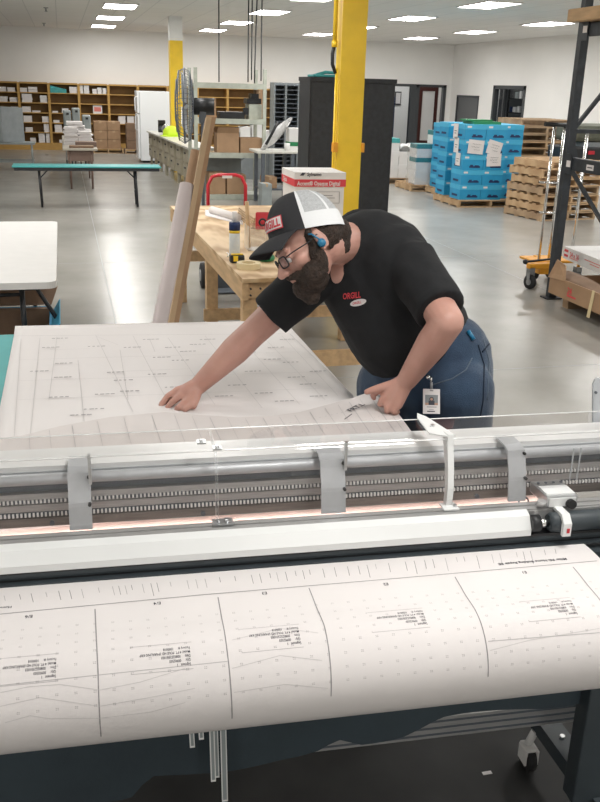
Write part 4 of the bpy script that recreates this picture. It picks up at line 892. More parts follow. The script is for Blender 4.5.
D('pink_strip', (.80, .66, .61), .35, nz=.12, ns=5, stretch=(1, 30, 1))
b = MB().use('pink_strip'); mbx(b, -1.4, 1.2, 1.9, 2.06, .9485, .9505); u = -1.3; b.use('ink_grey')
while u < 1.15: mbx(b, u, u+.012, 1.985, 1.99, .951, .9513); u += .21
b.build('cutting_strip', None, t)
# front rail
RU = pm(537, 520, 1.0)[0]
b = MB().use('alu_dull')
for k in range(4): mbx(b, G0, G1, 1.888+.012*k, 1.897+.012*k, .94, 1.000-.0025*(k % 2))
mbx(b, G0, G1, 1.885, 1.935, .94, .995); b.build('ribbed_rail', None, t)
b = MB().use('rail_white'); b.prism([MM(G0, 1.889, 1.0), MM(G0, 1.866, .992), MM(G0, 1.848, .962), MM(G0, 1.848, .945), MM(G0, 1.889, .945)], UD*(RU-G0)); b.build('front_cover', None, t)
b = MB().use('black'); mbx(b, G0, G1, 1.856, 1.90, .918, .944); b.use('leg_dark'); b.tube([MM(G0, 1.866, .930), MM(G1, 1.866, .930)], .0125, 12); mbx(b, G0, G1, 1.84, 1.856, .914, .919); b.build('lower_roller', None, t)
lm = MB(); D('led', (1, .86, .8), emit=6.0); lm.quad(MM(G0, 2.02, .972), MM(G1, 2.02, .972), MM(G1, 2.033, .972), MM(G0, 2.033, .972)); lm.build('work_light', 'led', t)
# pinch roller and carriage at the right
b = MB().use('leg_dark').tube([MM(RU+.05, 1.862, .972), MM(RU+.06, 1.862, .972), MM(RU+.35, 1.862, .972), MM(RU+.36, 1.862, .972)], [.020, .026, .026, .020], 24).use('chrome').cyl(MM(RU+.02, 1.862, .972), MM(RU+.05, 1.862, .972), .012).cyl(MM(RU+.36, 1.862, .972), MM(G1, 1.862, .972), .012).use('black').cyl(MM(RU+.0, 1.862, .972), MM(RU+.025, 1.862, .972), .022); b.build('pinch_roller', None, t)
cu = pm(572, 525, .99)[0]
b = MB().use('rail_white').prism([MM(cu-.013, 1.9, 1.004), MM(cu-.013, 1.84, 1.004), MM(cu-.013, 1.822, .985), MM(cu-.013, 1.822, .95), MM(cu-.013, 1.832, .95), MM(cu-.013, 1.834, .985), MM(cu-.013, 1.845, .996), MM(cu-.013, 1.9, .996)], UD*.022); b.use('red'); mbx(b, cu-.003, cu+.004, 1.820, 1.822, .96, .972); b.build('roller_clamp', None, t)
c0u, c1u = pm(550, 500, 1.03)[0], pm(583, 500, 1.03)[0]
cb = MB().use('alu'); mbx(cb, c0u, c1u, 1.885, 1.985, 1.002, 1.030, .002); cb.use('rail_white'); mbx(cb, c0u+.006, c1u-.006, 1.8825, 1.885, 1.004, 1.027); mbx(cb, c0u+.004, c1u-.004, 1.895, 1.945, 1.030, 1.034); cb.use('dark_steel')
for k in range(4): cb.cyl(MM(c0u+.012+(c1u-c0u-.02)*k/3, 1.965, 1.032), MM(c0u+.012+(c1u-c0u-.02)*k/3, 1.965, 1.034), .004, 10)
cb.use('alu_dull').cyl(MM(c0u-.012, 1.89, 1.004), MM(c0u-.012, 1.89, 1.02), .012); cr = cb.build('carriage_block', None, t)
MB().cyl(MM(c1u-.022, 1.882, 1.012), MM(c1u-.022, 1.868, 1.014), .012, 22).build('knob', 'dark_rubber', cr)
u, v = pm(528, 501, 1.0); MB().ring(MM(u, 1.955, .985), (0, 1, 0), .014, .0025).build('wire_loop', 'grey_metal', t)
# guard brackets: wide bent plates
def gp(v): return v
SH = [(1.928, 1.002), (1.932, 1.06), (1.945, 1.12), (1.962, 1.165)]      # guard profile front (v, z)
SB_ = (2.10, 1.175)
for px0, px1 in ((68.5, 91.5), (319, 343), (503, 520)):
    u0, u1 = pv(px0, 495, 1.97)[0], pv(px1, 495, 1.97)[0]
    b = MB(); b.prism([MM(u0, 1.938, 1.0), MM(u0, 1.945, 1.0), MM(u0, 1.956, 1.06), MM(u0, 1.985, 1.128), MM(u0, 2.06, 1.14), MM(u0, 2.06, 1.136), MM(u0, 1.982, 1.134), MM(u0, 1.950, 1.062)], UD*(u1-u0))
    b.bm.free(); b = MB().use('alu_plate'); P_ = [(1.936, .999), (1.948, 1.062), (1.972, 1.128), (2.0, 1.135), (2.06, 1.135)]
    for (va, za), (vb, zb_) in zip(P_, P_[1:]): b.prism([MM(u0, va, za), MM(u1, va, za), MM(u1, vb, zb_), MM(u0, vb, zb_)], VD*.005 if zb_-za > .01 else Vector((0, 0, -.004)))
    b.use('black'); b.cyl(MM(u1-.004, 1.938, 1.06), MM(u1-.004, 1.948, 1.06), .004, 8).cyl(MM(u1-.004, 1.962, 1.12), MM(u1-.004, 1.972, 1.12), .004, 8); b.build('support_bracket', None, t)
    if px0 < 400:
        c = MB().use('alu'); mbx(c, u1-.004, u1+.003, 1.955, 1.965, 1.105, 1.18); c.build('clip', None, t)
# clear guard
prof = SH+[(1.972, 1.174), SB_]
sh = MB().use('acrylic')
for s0, s1 in ((G0, pm(213, 450, 1.17)[0]-.002), (pm(213, 450, 1.17)[0]+.002, G1)):
    pass
for (va, za), (vb, zb_) in zip(prof, prof[1:]):
    n_ = 6
    sh.quad(MM(G0, va, za), MM(G1, va, za), MM(G1, vb, zb_), MM(G0, vb, zb_))
sh.build('clear_guard', None, t)
b = MB().use('chrome_edge'); D('chrome_edge', (.82, .82, .82), .25, .3)
b.tube([MM(G0, 1.966, 1.171), MM(G1, 1.966, 1.171)], .0022, 6).tube([MM(G0, SB_[0], SB_[1]), MM(G1, SB_[0], SB_[1])], .0016, 6).build('guard_edges', None, t)
ug = pm(214, 450, 1.17)[0]
b = MB().use('film'); full = [(v, z) for v, z in SH]+[(2.10, 1.172), (2.10, 1.168), (1.975, 1.160), (1.955, 1.118), (1.943, 1.06), (1.94, 1.002)]
b.prism([MM(ug, v, z) for v, z in full], UD*.006); b.build('clear_rib', None, t)
def clip(px, py, w=.03):
    u, v = pm(px, py, 1.176); c = MB().use('alu'); mbx(c, u-w/2, u+w/2, v-.012, v+.012, 1.172, 1.176); c.cyl(MM(u, v, 1.176), MM(u, v, 1.180), .005, 10); c.build('guard_clip', None, t)
clip(201, 441, .022); clip(217, 447, .022)
ua = pm(436, 440, 1.17)[0]
b = MB().use('rail_white'); arm = [(1.93, 1.0), (1.928, 1.05), (1.938, 1.10), (1.955, 1.155), (1.96, 1.185), (2.09, 1.235), (2.115, 1.215), (2.04, 1.17), (1.985, 1.150), (1.962, 1.10), (1.95, 1.05), (1.95, 1.0)]
b.prism([MM(ua+.028, v, z) for v, z in arm[:5]]+[MM(ua+.028, 2.0, 1.182)]+[MM(ua+.028, v, z) for v, z in arm[8:]], UD*.016)
b.prism([MM(ua+.028, 1.96, 1.178), MM(ua-.012, 1.985, 1.178), MM(ua-.006, 2.10, 1.178), MM(ua+.004, 2.13, 1.178), MM(ua+.02, 2.10, 1.178), MM(ua+.05, 1.965, 1.178)], (0, 0, .004))
b.use('alu').cyl(MM(ua+.012, 2.03, 1.182), MM(ua+.012, 2.03, 1.187), .006, 12); b.use('rail_white'); mbx(b, ua+.015, ua+.055, 1.905, 1.945, 1.0, 1.004); b.use('alu').cyl(MM(ua+.048, 1.92, 1.004), MM(ua+.048, 1.92, 1.010), .005, 10)
b.build('guard_arm', None, t)
mb2 = MB().use('alu'); mbx(mb2, ug-.01, ug+.04, 1.905, 1.94, 1.0, 1.003); mb2.cyl(MM(ug+.025, 1.92, 1.003), MM(ug+.025, 1.92, 1.012), .006, 10).cyl(MM(ug+.005, 1.92, 1.003), MM(ug+.005, 1.92, 1.010), .004, 10); mb2.build('rail_foot', None, t)
# right end plate
eu, ez = pv(594, 378, 2.18)
b = MB().use('alu_plate').prism([MM(eu+.03, 2.16, .95), MM(eu, 2.18, ez-.02), MM(eu+.004, 2.18, ez-.005), MM(eu+.014, 2.18, ez), MM(eu+.2, 2.18, ez-.04), MM(eu+.22, 2.18, .95)], VD*.006).use('dark_steel'); u_, z_ = pv(595, 392, 2.18); b.cyl(MM(u_, 2.18, z_), MM(u_, 2.173, z_), .004, 10); b.build('end_plate', None, t)
b = MB().use('alu_plate'); 
for px in (573, 580): u = pv(px, 450, 1.94)[0]; mbx(b, u, u+.0025, 1.936, 1.94, 1.05, 1.14)
b.build('guard_joint', None, t)
# stand under the machine
sv = 1.95
ue0, ze0 = pv(300, 745, sv); ue1, ze1 = pv(560, 712, sv); zc_ = (ze0+ze1)/2
b = MB().use('alu_dull'); mbx(b, -1.35, 1.30, sv, sv+.06, zc_-.035, zc_+.035); b.use('dark_steel')
for k in (-1, 0, 1): mbx(b, -1.35, 1.30, sv-.001, sv+.001, zc_+.022*k-.004, zc_+.022*k+.003)
b.build('lower_crossbar', None, t)
for s, uu_ in ((1, 1.16), (-1, -1.45)):
    b = MB().use('leg_dark'); mbx(b, uu_, uu_+.34, 1.74, 1.80, .16, .86, .004); b.build('leg_panel', None, t)
    f = MB().use('leg_dark'); f.bar(MM(uu_+.08, 2.12, .15), MM(uu_+.12, 1.1, .15), .07, .05); f.use('alu')
    for v in (1.98, 1.86, 1.72, 1.5): f.cyl(MM(uu_+.09, v, .175), MM(uu_+.09, v, .182), .008, 10)
    fo = f.build('foot_channel', None, t)
    for v in (2.06, 1.15):
        c = MB().use('dark_rubber').cyl(MM(uu_+.02, v, .04), MM(uu_+.045, v, .04), .04, 20).use('white_plastic'); mbx(c, uu_+.012, uu_+.053, v-.02, v+.03, .055, .085, .005); c.cyl(MM(uu_+.03, v+.01, .08), MM(uu_+.05, v+.01, .13), .012); mbx(c, uu_+.01, uu_+.016, v-.025, v+.025, .03, .08); mbx(c, uu_+.049, uu_+.055, v-.025, v+.025, .03, .08); c.build('caster', None, t)
b = MB().use('leg_dark'); mbx(b, -1.4, 1.45, 1.82, 2.0, .80, .90); b.build('front_crossmember', None, t)
# catch cloth
ctl = [(-60, 812), (130, 800), (150, 776), (200, 768), (260, 762), (300, 757), (322, 750), (336, 738), (360, 741), (400, 732), (440, 716), (480, 712), (520, 706), (575, 700)]
cl = [pv(x, y, 1.80) for x, y in ctl]
def cloth(u, v):
    U = -1.3+2.5*u
    for (a, za), (c, zc2) in zip(cl, cl[1:]):
        if U <= c: zb_ = za+(zc2-za)*max(0, min(1, (U-a)/(c-a))); break
    else: zb_ = cl[-1][1]
    z = .82+(zb_-.82)*v
    return MM(U, 1.79+.012*math.sin(U*14+v*2)*v, z)
MB().grid(cloth, 90, 14).build('catch_cloth', 'fabric_slate', t)
# ---------------------------------------------------------------- front paper web
path = [(1.90, .911), (1.80, .918), (1.735, .918), (1.70, .914), (1.66, .908)]
R_ = .117; cv_, cz_ = 1.625, .790
N0 = len(path)
for k in range(0, 17): a = math.radians(90+10*k); path.append((cv_+R_*math.cos(a), cz_+R_*math.sin(a)))
PS = [0]
for (a, b_), (c, d_) in zip(path, path[1:]): PS.append(PS[-1]+math.hypot(c-a, d_-b_))
def pth(s):
    for i in range(len(PS)-1):
        if s <= PS[i+1] or i == len(PS)-2:
            f = (s-PS[i])/(PS[i+1]-PS[i]); a, b_ = path[i], path[i+1]; return a[0]+(b_[0]-a[0])*f, a[1]+(b_[1]-a[1])*f, None
def onp(u, s, off=.0006):
    v, z, nrm = pth(s); nv, nz_ = 0, 1
    if s >= PS[N0]: nv, nz_ = (v-cv_)/R_, (z-cz_)/R_
    return MM(u, v+nv*off, z+nz_*off)
def inv(px, py):
    d = ray2(px, py); dv_, dz_ = d.dot(VD), d.z; best = None
    for i in range(400):
        s = PS[-1]*i/400; v, z, _ = pth(s); tt = v/dv_; e = (CH+dz_*tt)-z
        if best is not None and best[0]*e <= 0 : 
            return (d*tt).dot(UD), s
        best = (e, s)
    return (d*tt).dot(UD), s
PU1 = pm(584, 543, .917)[0]; PU0 = -1.15
t = thing('printed_paper_web', MM(.1, 1.6, .8), 'wide printed paper sheet rolling down over the front of the cutter', 'paper')
nu_, nv_ = 40, 60
b = MB().use('paper'); b.grid(lambda u, v: onp(PU0+(PU1-PU0)*u, PS[-1]*v, 0), nu_, nv_)
for f in b.bm.faces: pass
sheet = b
MBP = MB()
def pline(pts, w, mk):
    MBP.use(mk)
    for (x0, y0), (x1, y1) in zip(pts, pts[1:]):
        a, c = inv(x0, y0), inv(x1, y1); n_ = 10; d_ = Vector((c[0]-a[0], c[1]-a[1])); L_ = d_.length or 1; nx_, ny_ = -d_.y/L_*w/2, d_.x/L_*w/2
        for k in range(n_):
            p0 = (a[0]+d_.x*k/n_, a[1]+d_.y*k/n_); p1 = (a[0]+d_.x*(k+1)/n_, a[1]+d_.y*(k+1)/n_)
            MBP.quad(onp(p0[0]-nx_, p0[1]-ny_), onp(p0[0]+nx_, p0[1]+ny_), onp(p1[0]+nx_, p1[1]+ny_), onp(p1[0]-nx_, p1[1]-ny_))
pline([(0, 614), (200, 595), (400, 578), (597, 561)], .0022, 'ink_grey')
cols_ = [[(95, 609), (98, 670), (101, 736)], [(218, 597), (227, 650), (232, 718)], [(309, 588), (324, 625), (331, 696)], [(455, 577), (480, 620), (488, 676)], [(573, 567), (586, 583), (600, 600)]]
for c_ in cols_: pline(c_, .0024, 'ink_grey')
pline([(0, 685), (228, 661)], .0012, 'ink_faint'); pline([(488, 641), (600, 632)], .0012, 'ink_faint')
for q in ([(0, 692), (30, 686), (60, 684), (100, 690), (140, 682), (185, 668)], [(0, 706), (40, 697), (100, 706), (150, 697), (195, 688)], [(5, 722), (30, 715), (50, 718), (100, 718), (150, 712), (185, 702)], [(232, 640), (280, 628), (318, 633)], [(232, 668), (280, 655), (322, 660)], [(234, 692), (285, 684), (328, 688)], [(490, 650), (530, 640), (600, 628)]): pline(q, .001, 'ink_pale')
def lab(px, py, txt, size, mk, bold=.0):
    a = inv(px, py); MBP.use(mk).text(txt, size, lambda x, y: onp(a[0]-x, a[1]+y, .0009), bold)
for px, py, s in ((33, 615, 'E/6'), (161, 602, 'E/4'), (267, 592, 'E3'), (388, 583, 'E2'), (526, 571, 'E1')): lab(px, py, s, .013, 'ink', .0001)
blk = [((56, 674), 1.0), ((191, 662), 1.0), ((301, 641), 1.05), ((427, 622), 1.05), ((577, 612), 1.0)]
for k, ((px, py), sc) in enumerate(blk):
    a = inv(px, py)
    for i, s in enumerate(('Segment   1', 'Qty:     00902503', 'Dim:     0080252501003', 'Model: 4 FT. POLE HD SPARKLING KRP', 'Factory #:     1000018')):
        MBP.use('ink').text(s, .0082*sc, lambda x, y: onp(a[0]-x*.74, a[1]-.0088*i*sc+y, .0009), .00003)
    w_, h_ = .125*sc, .058
    u_, s_ = a[0]+.004, a[1]+.012
    MBP.use('ink_faint')
    for (ua_, sa_, ub_, sb_) in ((u_, s_, u_-w_, s_), (u_-w_, s_, u_-w_, s_-h_), (u_, s_-h_, u_-w_, s_-h_)):
        if ua_ == ub_: MBP.quad(onp(ua_, sa_), onp(ua_+.0009, sa_), onp(ua_+.0009, sb_), onp(ua_, sb_))
        else: MBP.quad(onp(ua_, sa_), onp(ub_, sa_), onp(ub_, sa_+.0009), onp(ua_, sa_+.0009))
# dot grid
MBP.use('ink_grey'); s0_ = inv(300, 606)[1]
u = PU0+.03; ci = 0
while u < PU1-.05:
    for k in range(8):
        s_ = s0_+.028*k+.002*math.sin(u*9)
        if s_ > PS[-1]-.1: break
        for g_ in (0, .0035): MBP.quad(onp(u+g_, s_), onp(u+g_+.0022, s_), onp(u+g_+.0022, s_+.0008), onp(u+g_, s_+.0008)); MBP.quad(onp(u+g_, s_+.003), onp(u+g_+.0022, s_+.003), onp(u+g_+.0022, s_+.0038), onp(u+g_, s_+.0038))
    u += .037
# tick marks of the upper strip
random.seed(11); x = 4
while x < 580:
    y = 600-.088*x*0.98; yy = 604-x*.085
    if x < 565:
        h_ = random.choice([9, 9, 13, 5]); pline([(x, yy-8), (x+h_*.25, yy-8+h_)], .0012, random.choice(['ink_grey', 'ink_grey', 'ink_faint']))
    x += random.uniform(6, 17)
lab(566, 558, 'Miller RE: Home Building Repair BE', .0125, 'ink', .0002); lab(12, 606, 'Home Building', .011, 'ink', .0002)
sheet.build('sheet', None, t); MBP.build('printing', None, t, fix=False)
# ---------------------------------------------------------------- paper on the bed
t = thing('pattern_paper', (.3, 3.2, .95), 'large white printed pattern sheet lying flat on the cutting table', 'paper')
FL, FR = Vector((-.254, 4.0, 0)), Vector((.961, 3.93, 0)); NLb, NRb = Vector((-.262, 2.06, 0)), Vector((.955, 2.06, 0))
def bedp(u, v, z=.9535): a = NLb.lerp(NRb, u); c = FL.lerp(FR, u); p = a.lerp(c, v); p.z = z+(.012*max(0, v-.94)/.06 if v > .94 else 0); return p
MB().grid(lambda u, v: bedp(u, v), 30, 40, .003).build('sheet', 'paper', t)
b = MB().use('ink_pale')
def bl(p, q, w=.0016, mk='ink_pale'):
    b.use(mk); p, q = pz(*p, .955), pz(*q, .955); d_ = (q-p); L_ = d_.length; n_ = Vector((-d_.y, d_.x, 0))/max(L_, 1e-6)*w/2; up = Vector((0, 0, .0012)); b.quad(p-n_+up, p+n_+up, q+n_+up, q-n_+up)
bl((17, 336), (290, 334), .002, 'ink_faint'); bl((21, 339), (14, 440)); bl((290, 334), (352, 395), .002, 'ink_faint'); bl((282, 336), (338, 396)); bl((40, 338), (30, 440))
for q in ((57, 337, 49, 400), (78, 360, 85, 430), (95, 336, 118, 345), (96, 336, 133, 412), (133, 336, 172, 410), (120, 350, 128, 400), (168, 338, 215, 405), (150, 340, 155, 352), (205, 336, 262, 408), (238, 336, 300, 405), (262, 336, 325, 400), (20, 360, 300, 352), (18, 381, 318, 372), (18, 400, 335, 388), (110, 372, 190, 369), (220, 360, 312, 358), (50, 350, 90, 349)): bl(q[:2], q[2:])
random.seed(5)
marks = [(42, 348), (55, 364), (54, 378), (49, 398), (88, 347), (107, 373), (114, 381), (124, 348), (143, 340), (153, 358), (165, 348), (172, 361), (165, 388), (190, 345), (196, 378), (236, 343), (245, 372), (228, 386), (215, 397), (202, 372), (268, 348), (264, 360), (255, 394), (283, 363), (300, 385), (310, 397), (288, 378), (84, 410), (70, 416), (52, 339), (240, 353), (280, 340), (310, 372), (255, 337), (180, 352), (148, 375), (95, 395), (120, 392), (30, 372), (200, 340), (212, 357), (275, 402)]
for px, py in marks:
    a = pz(px, py, .956); b.use('ink_grey')
    for k in range(4): w_ = random.uniform(.008, .016); b.quad(*(a+Vector((.018*k+dx_, dy_-.001*k, .0015)) for dx_, dy_ in ((0, 0), (w_, 0), (w_, .007), (0, .007))))
b.build('printing', None, t, fix=False)
# lifted sheet
t = thing('lifted_pattern_sheet', (.5, 2.5, .96), 'curved printed sheet the man lifts beside the gantry guard', 'paper')
bk = [(-60, 441, .957), (20, 436, .958), (60, 426, .962), (110, 417, .968), (165, 412, .972), (200, 415, .970), (235, 417, .968), (270, 416, .972), (300, 412, .984), (330, 404, 1.0), (352, 398, 1.012), (372, 391, 1.022), (384, 391, 1.02)]
BK = [pz(*q) for q in bk]
def lifted(u, v):
    i = min(len(BK)-2, int(u*(len(BK)-1))); f = u*(len(BK)-1)-i; p = BK[i].lerp(BK[i+1], f)
    q = Vector((p.x*.97+.02, 2.08-.03*p.x, .957)); q.x = min(q.x, 1.0)
    w = p.lerp(q, v); w.z = p.z+(.957-p.z)*(v**.7)+.006*math.sin(v*6+u*9)*(1-v)*v; return w
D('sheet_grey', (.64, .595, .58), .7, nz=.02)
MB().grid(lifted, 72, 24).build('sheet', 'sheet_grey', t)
b = MB()
def lq(u0, v0, u1, v1, w, mk):
    b.use(mk); n_ = 8
    for k in range(n_):
        a, c = lifted(u0+(u1-u0)*k/n_, v0+(v1-v0)*k/n_), lifted(u0+(u1-u0)*(k+1)/n_, v0+(v1-v0)*(k+1)/n_); d_ = (c-a).normalized(); s_ = d_.cross(Vector((0, 0, 1))).normalized()*w/2; up = Vector((0, 0, .0022)); b.quad(a-s_+up, a+s_+up, c+s_+up, c-s_+up)
for k in range(22): u_ = .06+.042*k; lq(u_, .03, u_+.004, .95, .0012 if k % 3 else .002, 'ink_faint')
lq(.90, .02, .90, .95, .0018, 'ink_faint'); lq(.02, .5, .98, .5, .0014, 'ink_faint')
for k in range(26):
    for j in range(5): u_, v_ = .56+.016*k, .12+.13*j; lq(u_, v_, u_+.003, v_, .003, 'ink_faint') if u_ < .97 else None
for (u_, v_) in ((.12, .35), (.2, .5), (.26, .75), (.33, .75), (.38, .8), (.5, .6), (.62, .65), (.74, .7), (.8, .5)): lq(u_, v_, u_+.03, v_+.03, .004, 'ink_grey')
def ls(x, y): a = lifted(.80, .14); c = lifted(.88, .10); d_ = (c-a).normalized(); s_ = Vector((-d_.y, d_.x, 0)); return a+d_*x*1+s_*y+Vector((0, 0, .004))
b.use('ink').text('FRT.L', .03, ls, .0006); lq(.765, .2, .80, .16, .003, 'ink')
b.build('printing', None, t, fix=False)
# hanging trim strips
for px0, py1, w_, lab_, tz in ((187, 748, 5, 'short pale trim strip hanging furthest left under the paper web', .0), (196, 740, 5, 'shortest pale trim strip hanging under the paper web, second from the left', 0), (208, 782, 5, 'long pale trim strip under the paper web, third from the left', 0), (212, 778, 4.5, 'long pale trim strip under the paper web, fourth from the left', .006), (219, 802, 6, 'longest pale trim strip hanging under the paper web, rightmost', -.004)):
    v_ = 1.70+tz; u0, z1 = pv(px0+3, py1, v_); u1, _ = pv(px0+3+w_, py1, v_); ut, zt_ = pv(px0, 728, v_)
    b = MB().use('white_paint'); b.prism([MM(u0, v_, z1), MM(u1, v_, z1), MM(ut+(u1-u0), v_, .71), MM(ut, v_, .71)], VD*.002); b.use('crate_grey'); e_ = .0025
    b.prism([MM(u0+e_, v_-.0006, z1+.006), MM(u1-e_, v_-.0006, z1+.006), MM(ut+(u1-u0)-e_, v_-.0006, .71), MM(ut+e_, v_-.0006, .71)], VD*.0004)
    tag(b.build('trim_strip'), lab_, 'strip', 'trim strips hanging under the paper')
o = MB().box(-1.6, 1.75, .6, 2.6, .0005, .008, Matrix.Identity(4)).build('floor_shading', 'shade_dark'); tag(o, 'dark rubber mat on the floor under the cutter', 'mat')  # dark sheet stands in for the deep shade on the concrete
p = pz(487, 773, .009); o = MB().box(p.x-.015, p.x+.015, p.y-.006, p.y+.006, .0085, .0105).build('paper_scrap', 'paper'); tag(o, 'tiny white paper scrap on the dark floor under the cutter', 'scrap')
# ---------------------------------------------------------------- the man
def fuse(name, mb, mk, parent, voxel, smooth=4, disp=None):
    o = mb.build(name, mk, parent)
    r = o.modifiers.new('r', 'REMESH'); r.mode = 'VOXEL'; r.voxel_size = voxel; r.use_smooth_shade = True
    s_ = o.modifiers.new('s', 'SMOOTH'); s_.iterations = smooth; s_.factor = .5
    dg = bpy.context.evaluated_depsgraph_get(); me = bpy.data.meshes.new_from_object(o.evaluated_get(dg)); o.modifiers.clear(); old = o.data; o.data = me; bpy.data.meshes.remove(old)
    if disp:
        off = o.parent.location
        for v in me.vertices: v.co += v.normal*disp(v.co+off)
    for p in me.polygons: p.use_smooth = True
    return o
def ell3(b, c, r, X, Y, Z): return b.ell(c, tuple(q*HS for q in r), Matrix((X, Y, Z)).transposed(), 22, 16)
J = dict(hip=pd(441, 366, 3.12), lhip=pd(458, 392, 3.02), rhip=pd(398, 388, 3.2), chest=pd(370, 270, 3.06), belly=pd(402, 322, 3.10),
         rsh=pd(318, 272, 2.98), lsh=pd(411, 264, 2.90), rel=pd(255, 331, 3.02), rwr=pd(198, 386, 3.06), lel=pd(447, 322, 2.70), lwr=pd(407, 380, 2.86))
HS = 1.12                        # head centre
def cv(x, y, z): return (RR*x+UU*y-fw*z)        # image-right, image-up, towards the viewer
Fw = cv(-.80, -.54, .20).normalized(); Up = cv(-.52, .83, .12); Up = (Up-Fw*Up.dot(Fw)).normalized(); Lf = Up.cross(Fw).normalized()
HC = pd(318.5, 238.5, 2.70)-Lf*.08*HS
def hp(l, f, u): return HC+(Lf*l+Fw*f+Up*u)*HS
man = thing('person', (1.2, 2.85, 0), 'bearded man in a black polo shirt and cap bending over the cutting table', 'person')
b = MB()
# skull, face
ell3(b, hp(0, -.010, .030), (.077, .090, .080), Lf, Fw, Up); ell3(b, hp(0, .03, -.02), (.066, .066, .085), Lf, Fw, Up)
ell3(b, hp(0, .045, -.075), (.045, .045, .035), Lf, Fw, Up)                                  # jaw / chin
ell3(b, hp(0, .085, .022), (.052, .016, .014), Lf, Fw, Up)                                   # brow
b.cone(hp(0, .093, .008), hp(0, .120, -.030), .009, .0145); ell3(b, hp(.011, .108, -.034), (.008, .010, .008), Lf, Fw, Up); ell3(b, hp(-.011, .108, -.034), (.008, .010, .008), Lf, Fw, Up)
for s in (-1, 1):
    ell3(b, hp(s*.044, .062, -.020), (.024, .024, .022), Lf, Fw, Up)                         # cheek
    ell3(b, hp(s*.031, .083, .002), (.0135, .010, .010), Lf, Fw, Up)                         # eyelid mass
    ell3(b, hp(s*.080, -.005, -.002), (.007, .017, .031), Lf, (Fw-Up*.25).normalized(), (Up+Fw*.25).normalized()); ell3(b, hp(s*.079, .0, -.024), (.006, .010, .012), Lf, Fw, Up)
ell3(b, hp(0, .098, -.052), (.022, .012, .006), Lf, Fw, Up); ell3(b, hp(0, .095, -.063), (.020, .012, .007), Lf, Fw, Up)   # lips
NB = J['chest'].lerp(J['rsh'], .2).lerp(J['lsh'], .12)+cv(-.02, .10, -.01)
b.cone(hp(0, -.035, -.03), NB, .058, .072)
# torso core
b.cone(J['chest'], J['belly'], .165, .185); b.cone(J['belly'], J['hip'], .18, .165); b.cone(J['rsh'], J['lsh'], .06, .06); b.cone(NB, J['chest'], .08, .12)
# right arm (image left)
b.cone(J['rsh'], J['rel'], .06, .049); b.cone(J['rel'], J['rel'].lerp(J['rwr'], .35), .048, .050); b.cone(J['rel'].lerp(J['rwr'], .35), J['rwr'], .050, .031)
b.cone(J['lsh'], J['lel'], .062, .052); b.cone(J['lel'], J['lel'].lerp(J['lwr'], .35), .051, .051); b.cone(J['lel'].lerp(J['lwr'], .35), J['lwr'], .051, .033)
# legs under the jeans
kn = {}
for s, h in ((1, 'lhip'), (-1, 'rhip')):
    H_ = J[h]; k = Vector((H_.x+.06, H_.y+.03, .52)); a = Vector((H_.x+.10, H_.y+.05, .10)); kn[h] = (k, a)
    b.cone(H_, k, .10, .065); b.cone(k, a, .062, .042); b.cone(a, a+Vector((-.15, -.06, -.045)), .04, .03)
# right hand: pressed down, fingers curled, knuckles towards the wrist's far side
def chain(b, pts, rs):
    for i in range(len(pts)-1): b.cone(pts[i], pts[i+1], rs[i], rs[i+1], 12)
rw = J['rwr']; tzp = .975
kn0 = pd(172, 399, 3.035)
b.cone(rw, rw.lerp(pd(186, 394, 3.05), .8), .031, .034)
pal = [pd(190, 387, 3.05), pd(195, 398, 3.03)]
for p_, q_ in ((rw, pd(177, 391, 3.05)), (rw, pd(181, 396, 3.035)), (rw, pd(187, 402, 3.02)), (rw, pd(193, 405, 3.01))): b.cone(p_, q_, .024, .0155, 14)
fing = [((177, 391, 3.05), (168, 396, 3.05), (161.5, 404, 3.055), (160.5, 411, 3.06)),
        ((181, 396, 3.035), (172, 402, 3.03), (167.5, 408, 3.04), (168, 412, 3.05)),
        ((187, 401, 3.02), (179, 407, 3.01), (176, 411, 3.025), (179, 412.5, 3.045)),
        ((193, 404, 3.01), (186, 409, 3.0), (184, 412, 3.02), (187, 413, 3.04))]
for i, f_ in enumerate(fing):
    r_ = [.0115, .0105, .0095, .0085][i if i else 1]
    chain(b, [pd(*q) for q in f_], [.0135, .0115, .0105, .0085] if i < 3 else [.012, .010, .009, .0075])
chain(b, [rw.lerp(pd(180, 390, 3.05), .3), pd(176, 393, 3.07), pd(167, 401, 3.08), pd(163, 408, 3.075)], [.019, .015, .0125, .010])
# left hand: pinching the sheet, thumb on top pointing left, fingers under and below
lw = J['lwr']
for q_ in ((386, 388, 2.900), (389, 394, 2.890), (393, 400, 2.885), (398, 405, 2.885)): b.cone(lw, pd(*q_), .026, .016, 14)
for i, f_ in enumerate([((386, 388, 2.900), (378, 391, 2.905), (373, 395, 2.920), (374, 398, 2.935)), ((389, 394, 2.890), (382, 400, 2.895), (380, 404, 2.910), (383, 405, 2.925)),
        ((393, 400, 2.885), (387, 407, 2.890), (387, 411, 2.905), (390, 411, 2.920)), ((398, 405, 2.885), (394, 411, 2.890), (395, 413, 2.905), (398, 412, 2.915))]):
    chain(b, [pd(*q) for q in f_], [.0135, .0118, .0105, .009] if i < 3 else [.012, .010, .0095, .008])
chain(b, [lw.lerp(pd(390, 386, 2.905), .45), pd(383, 387, 2.890), pd(374, 389.5, 2.890), pd(366.5, 392, 2.895)], [.019, .0145, .0125, .010])
fuse('body', b, 'skin', man, .0045, 4)
# eyes
for s in (-1, 1):
    e = MB().use('paper').ell(hp(s*.031, .083, -.004), .0125, n=12, m=8).use('ink').ell(hp(s*.031, .0925, -.006), .005, n=10, m=6); e.build('eye', None, man)
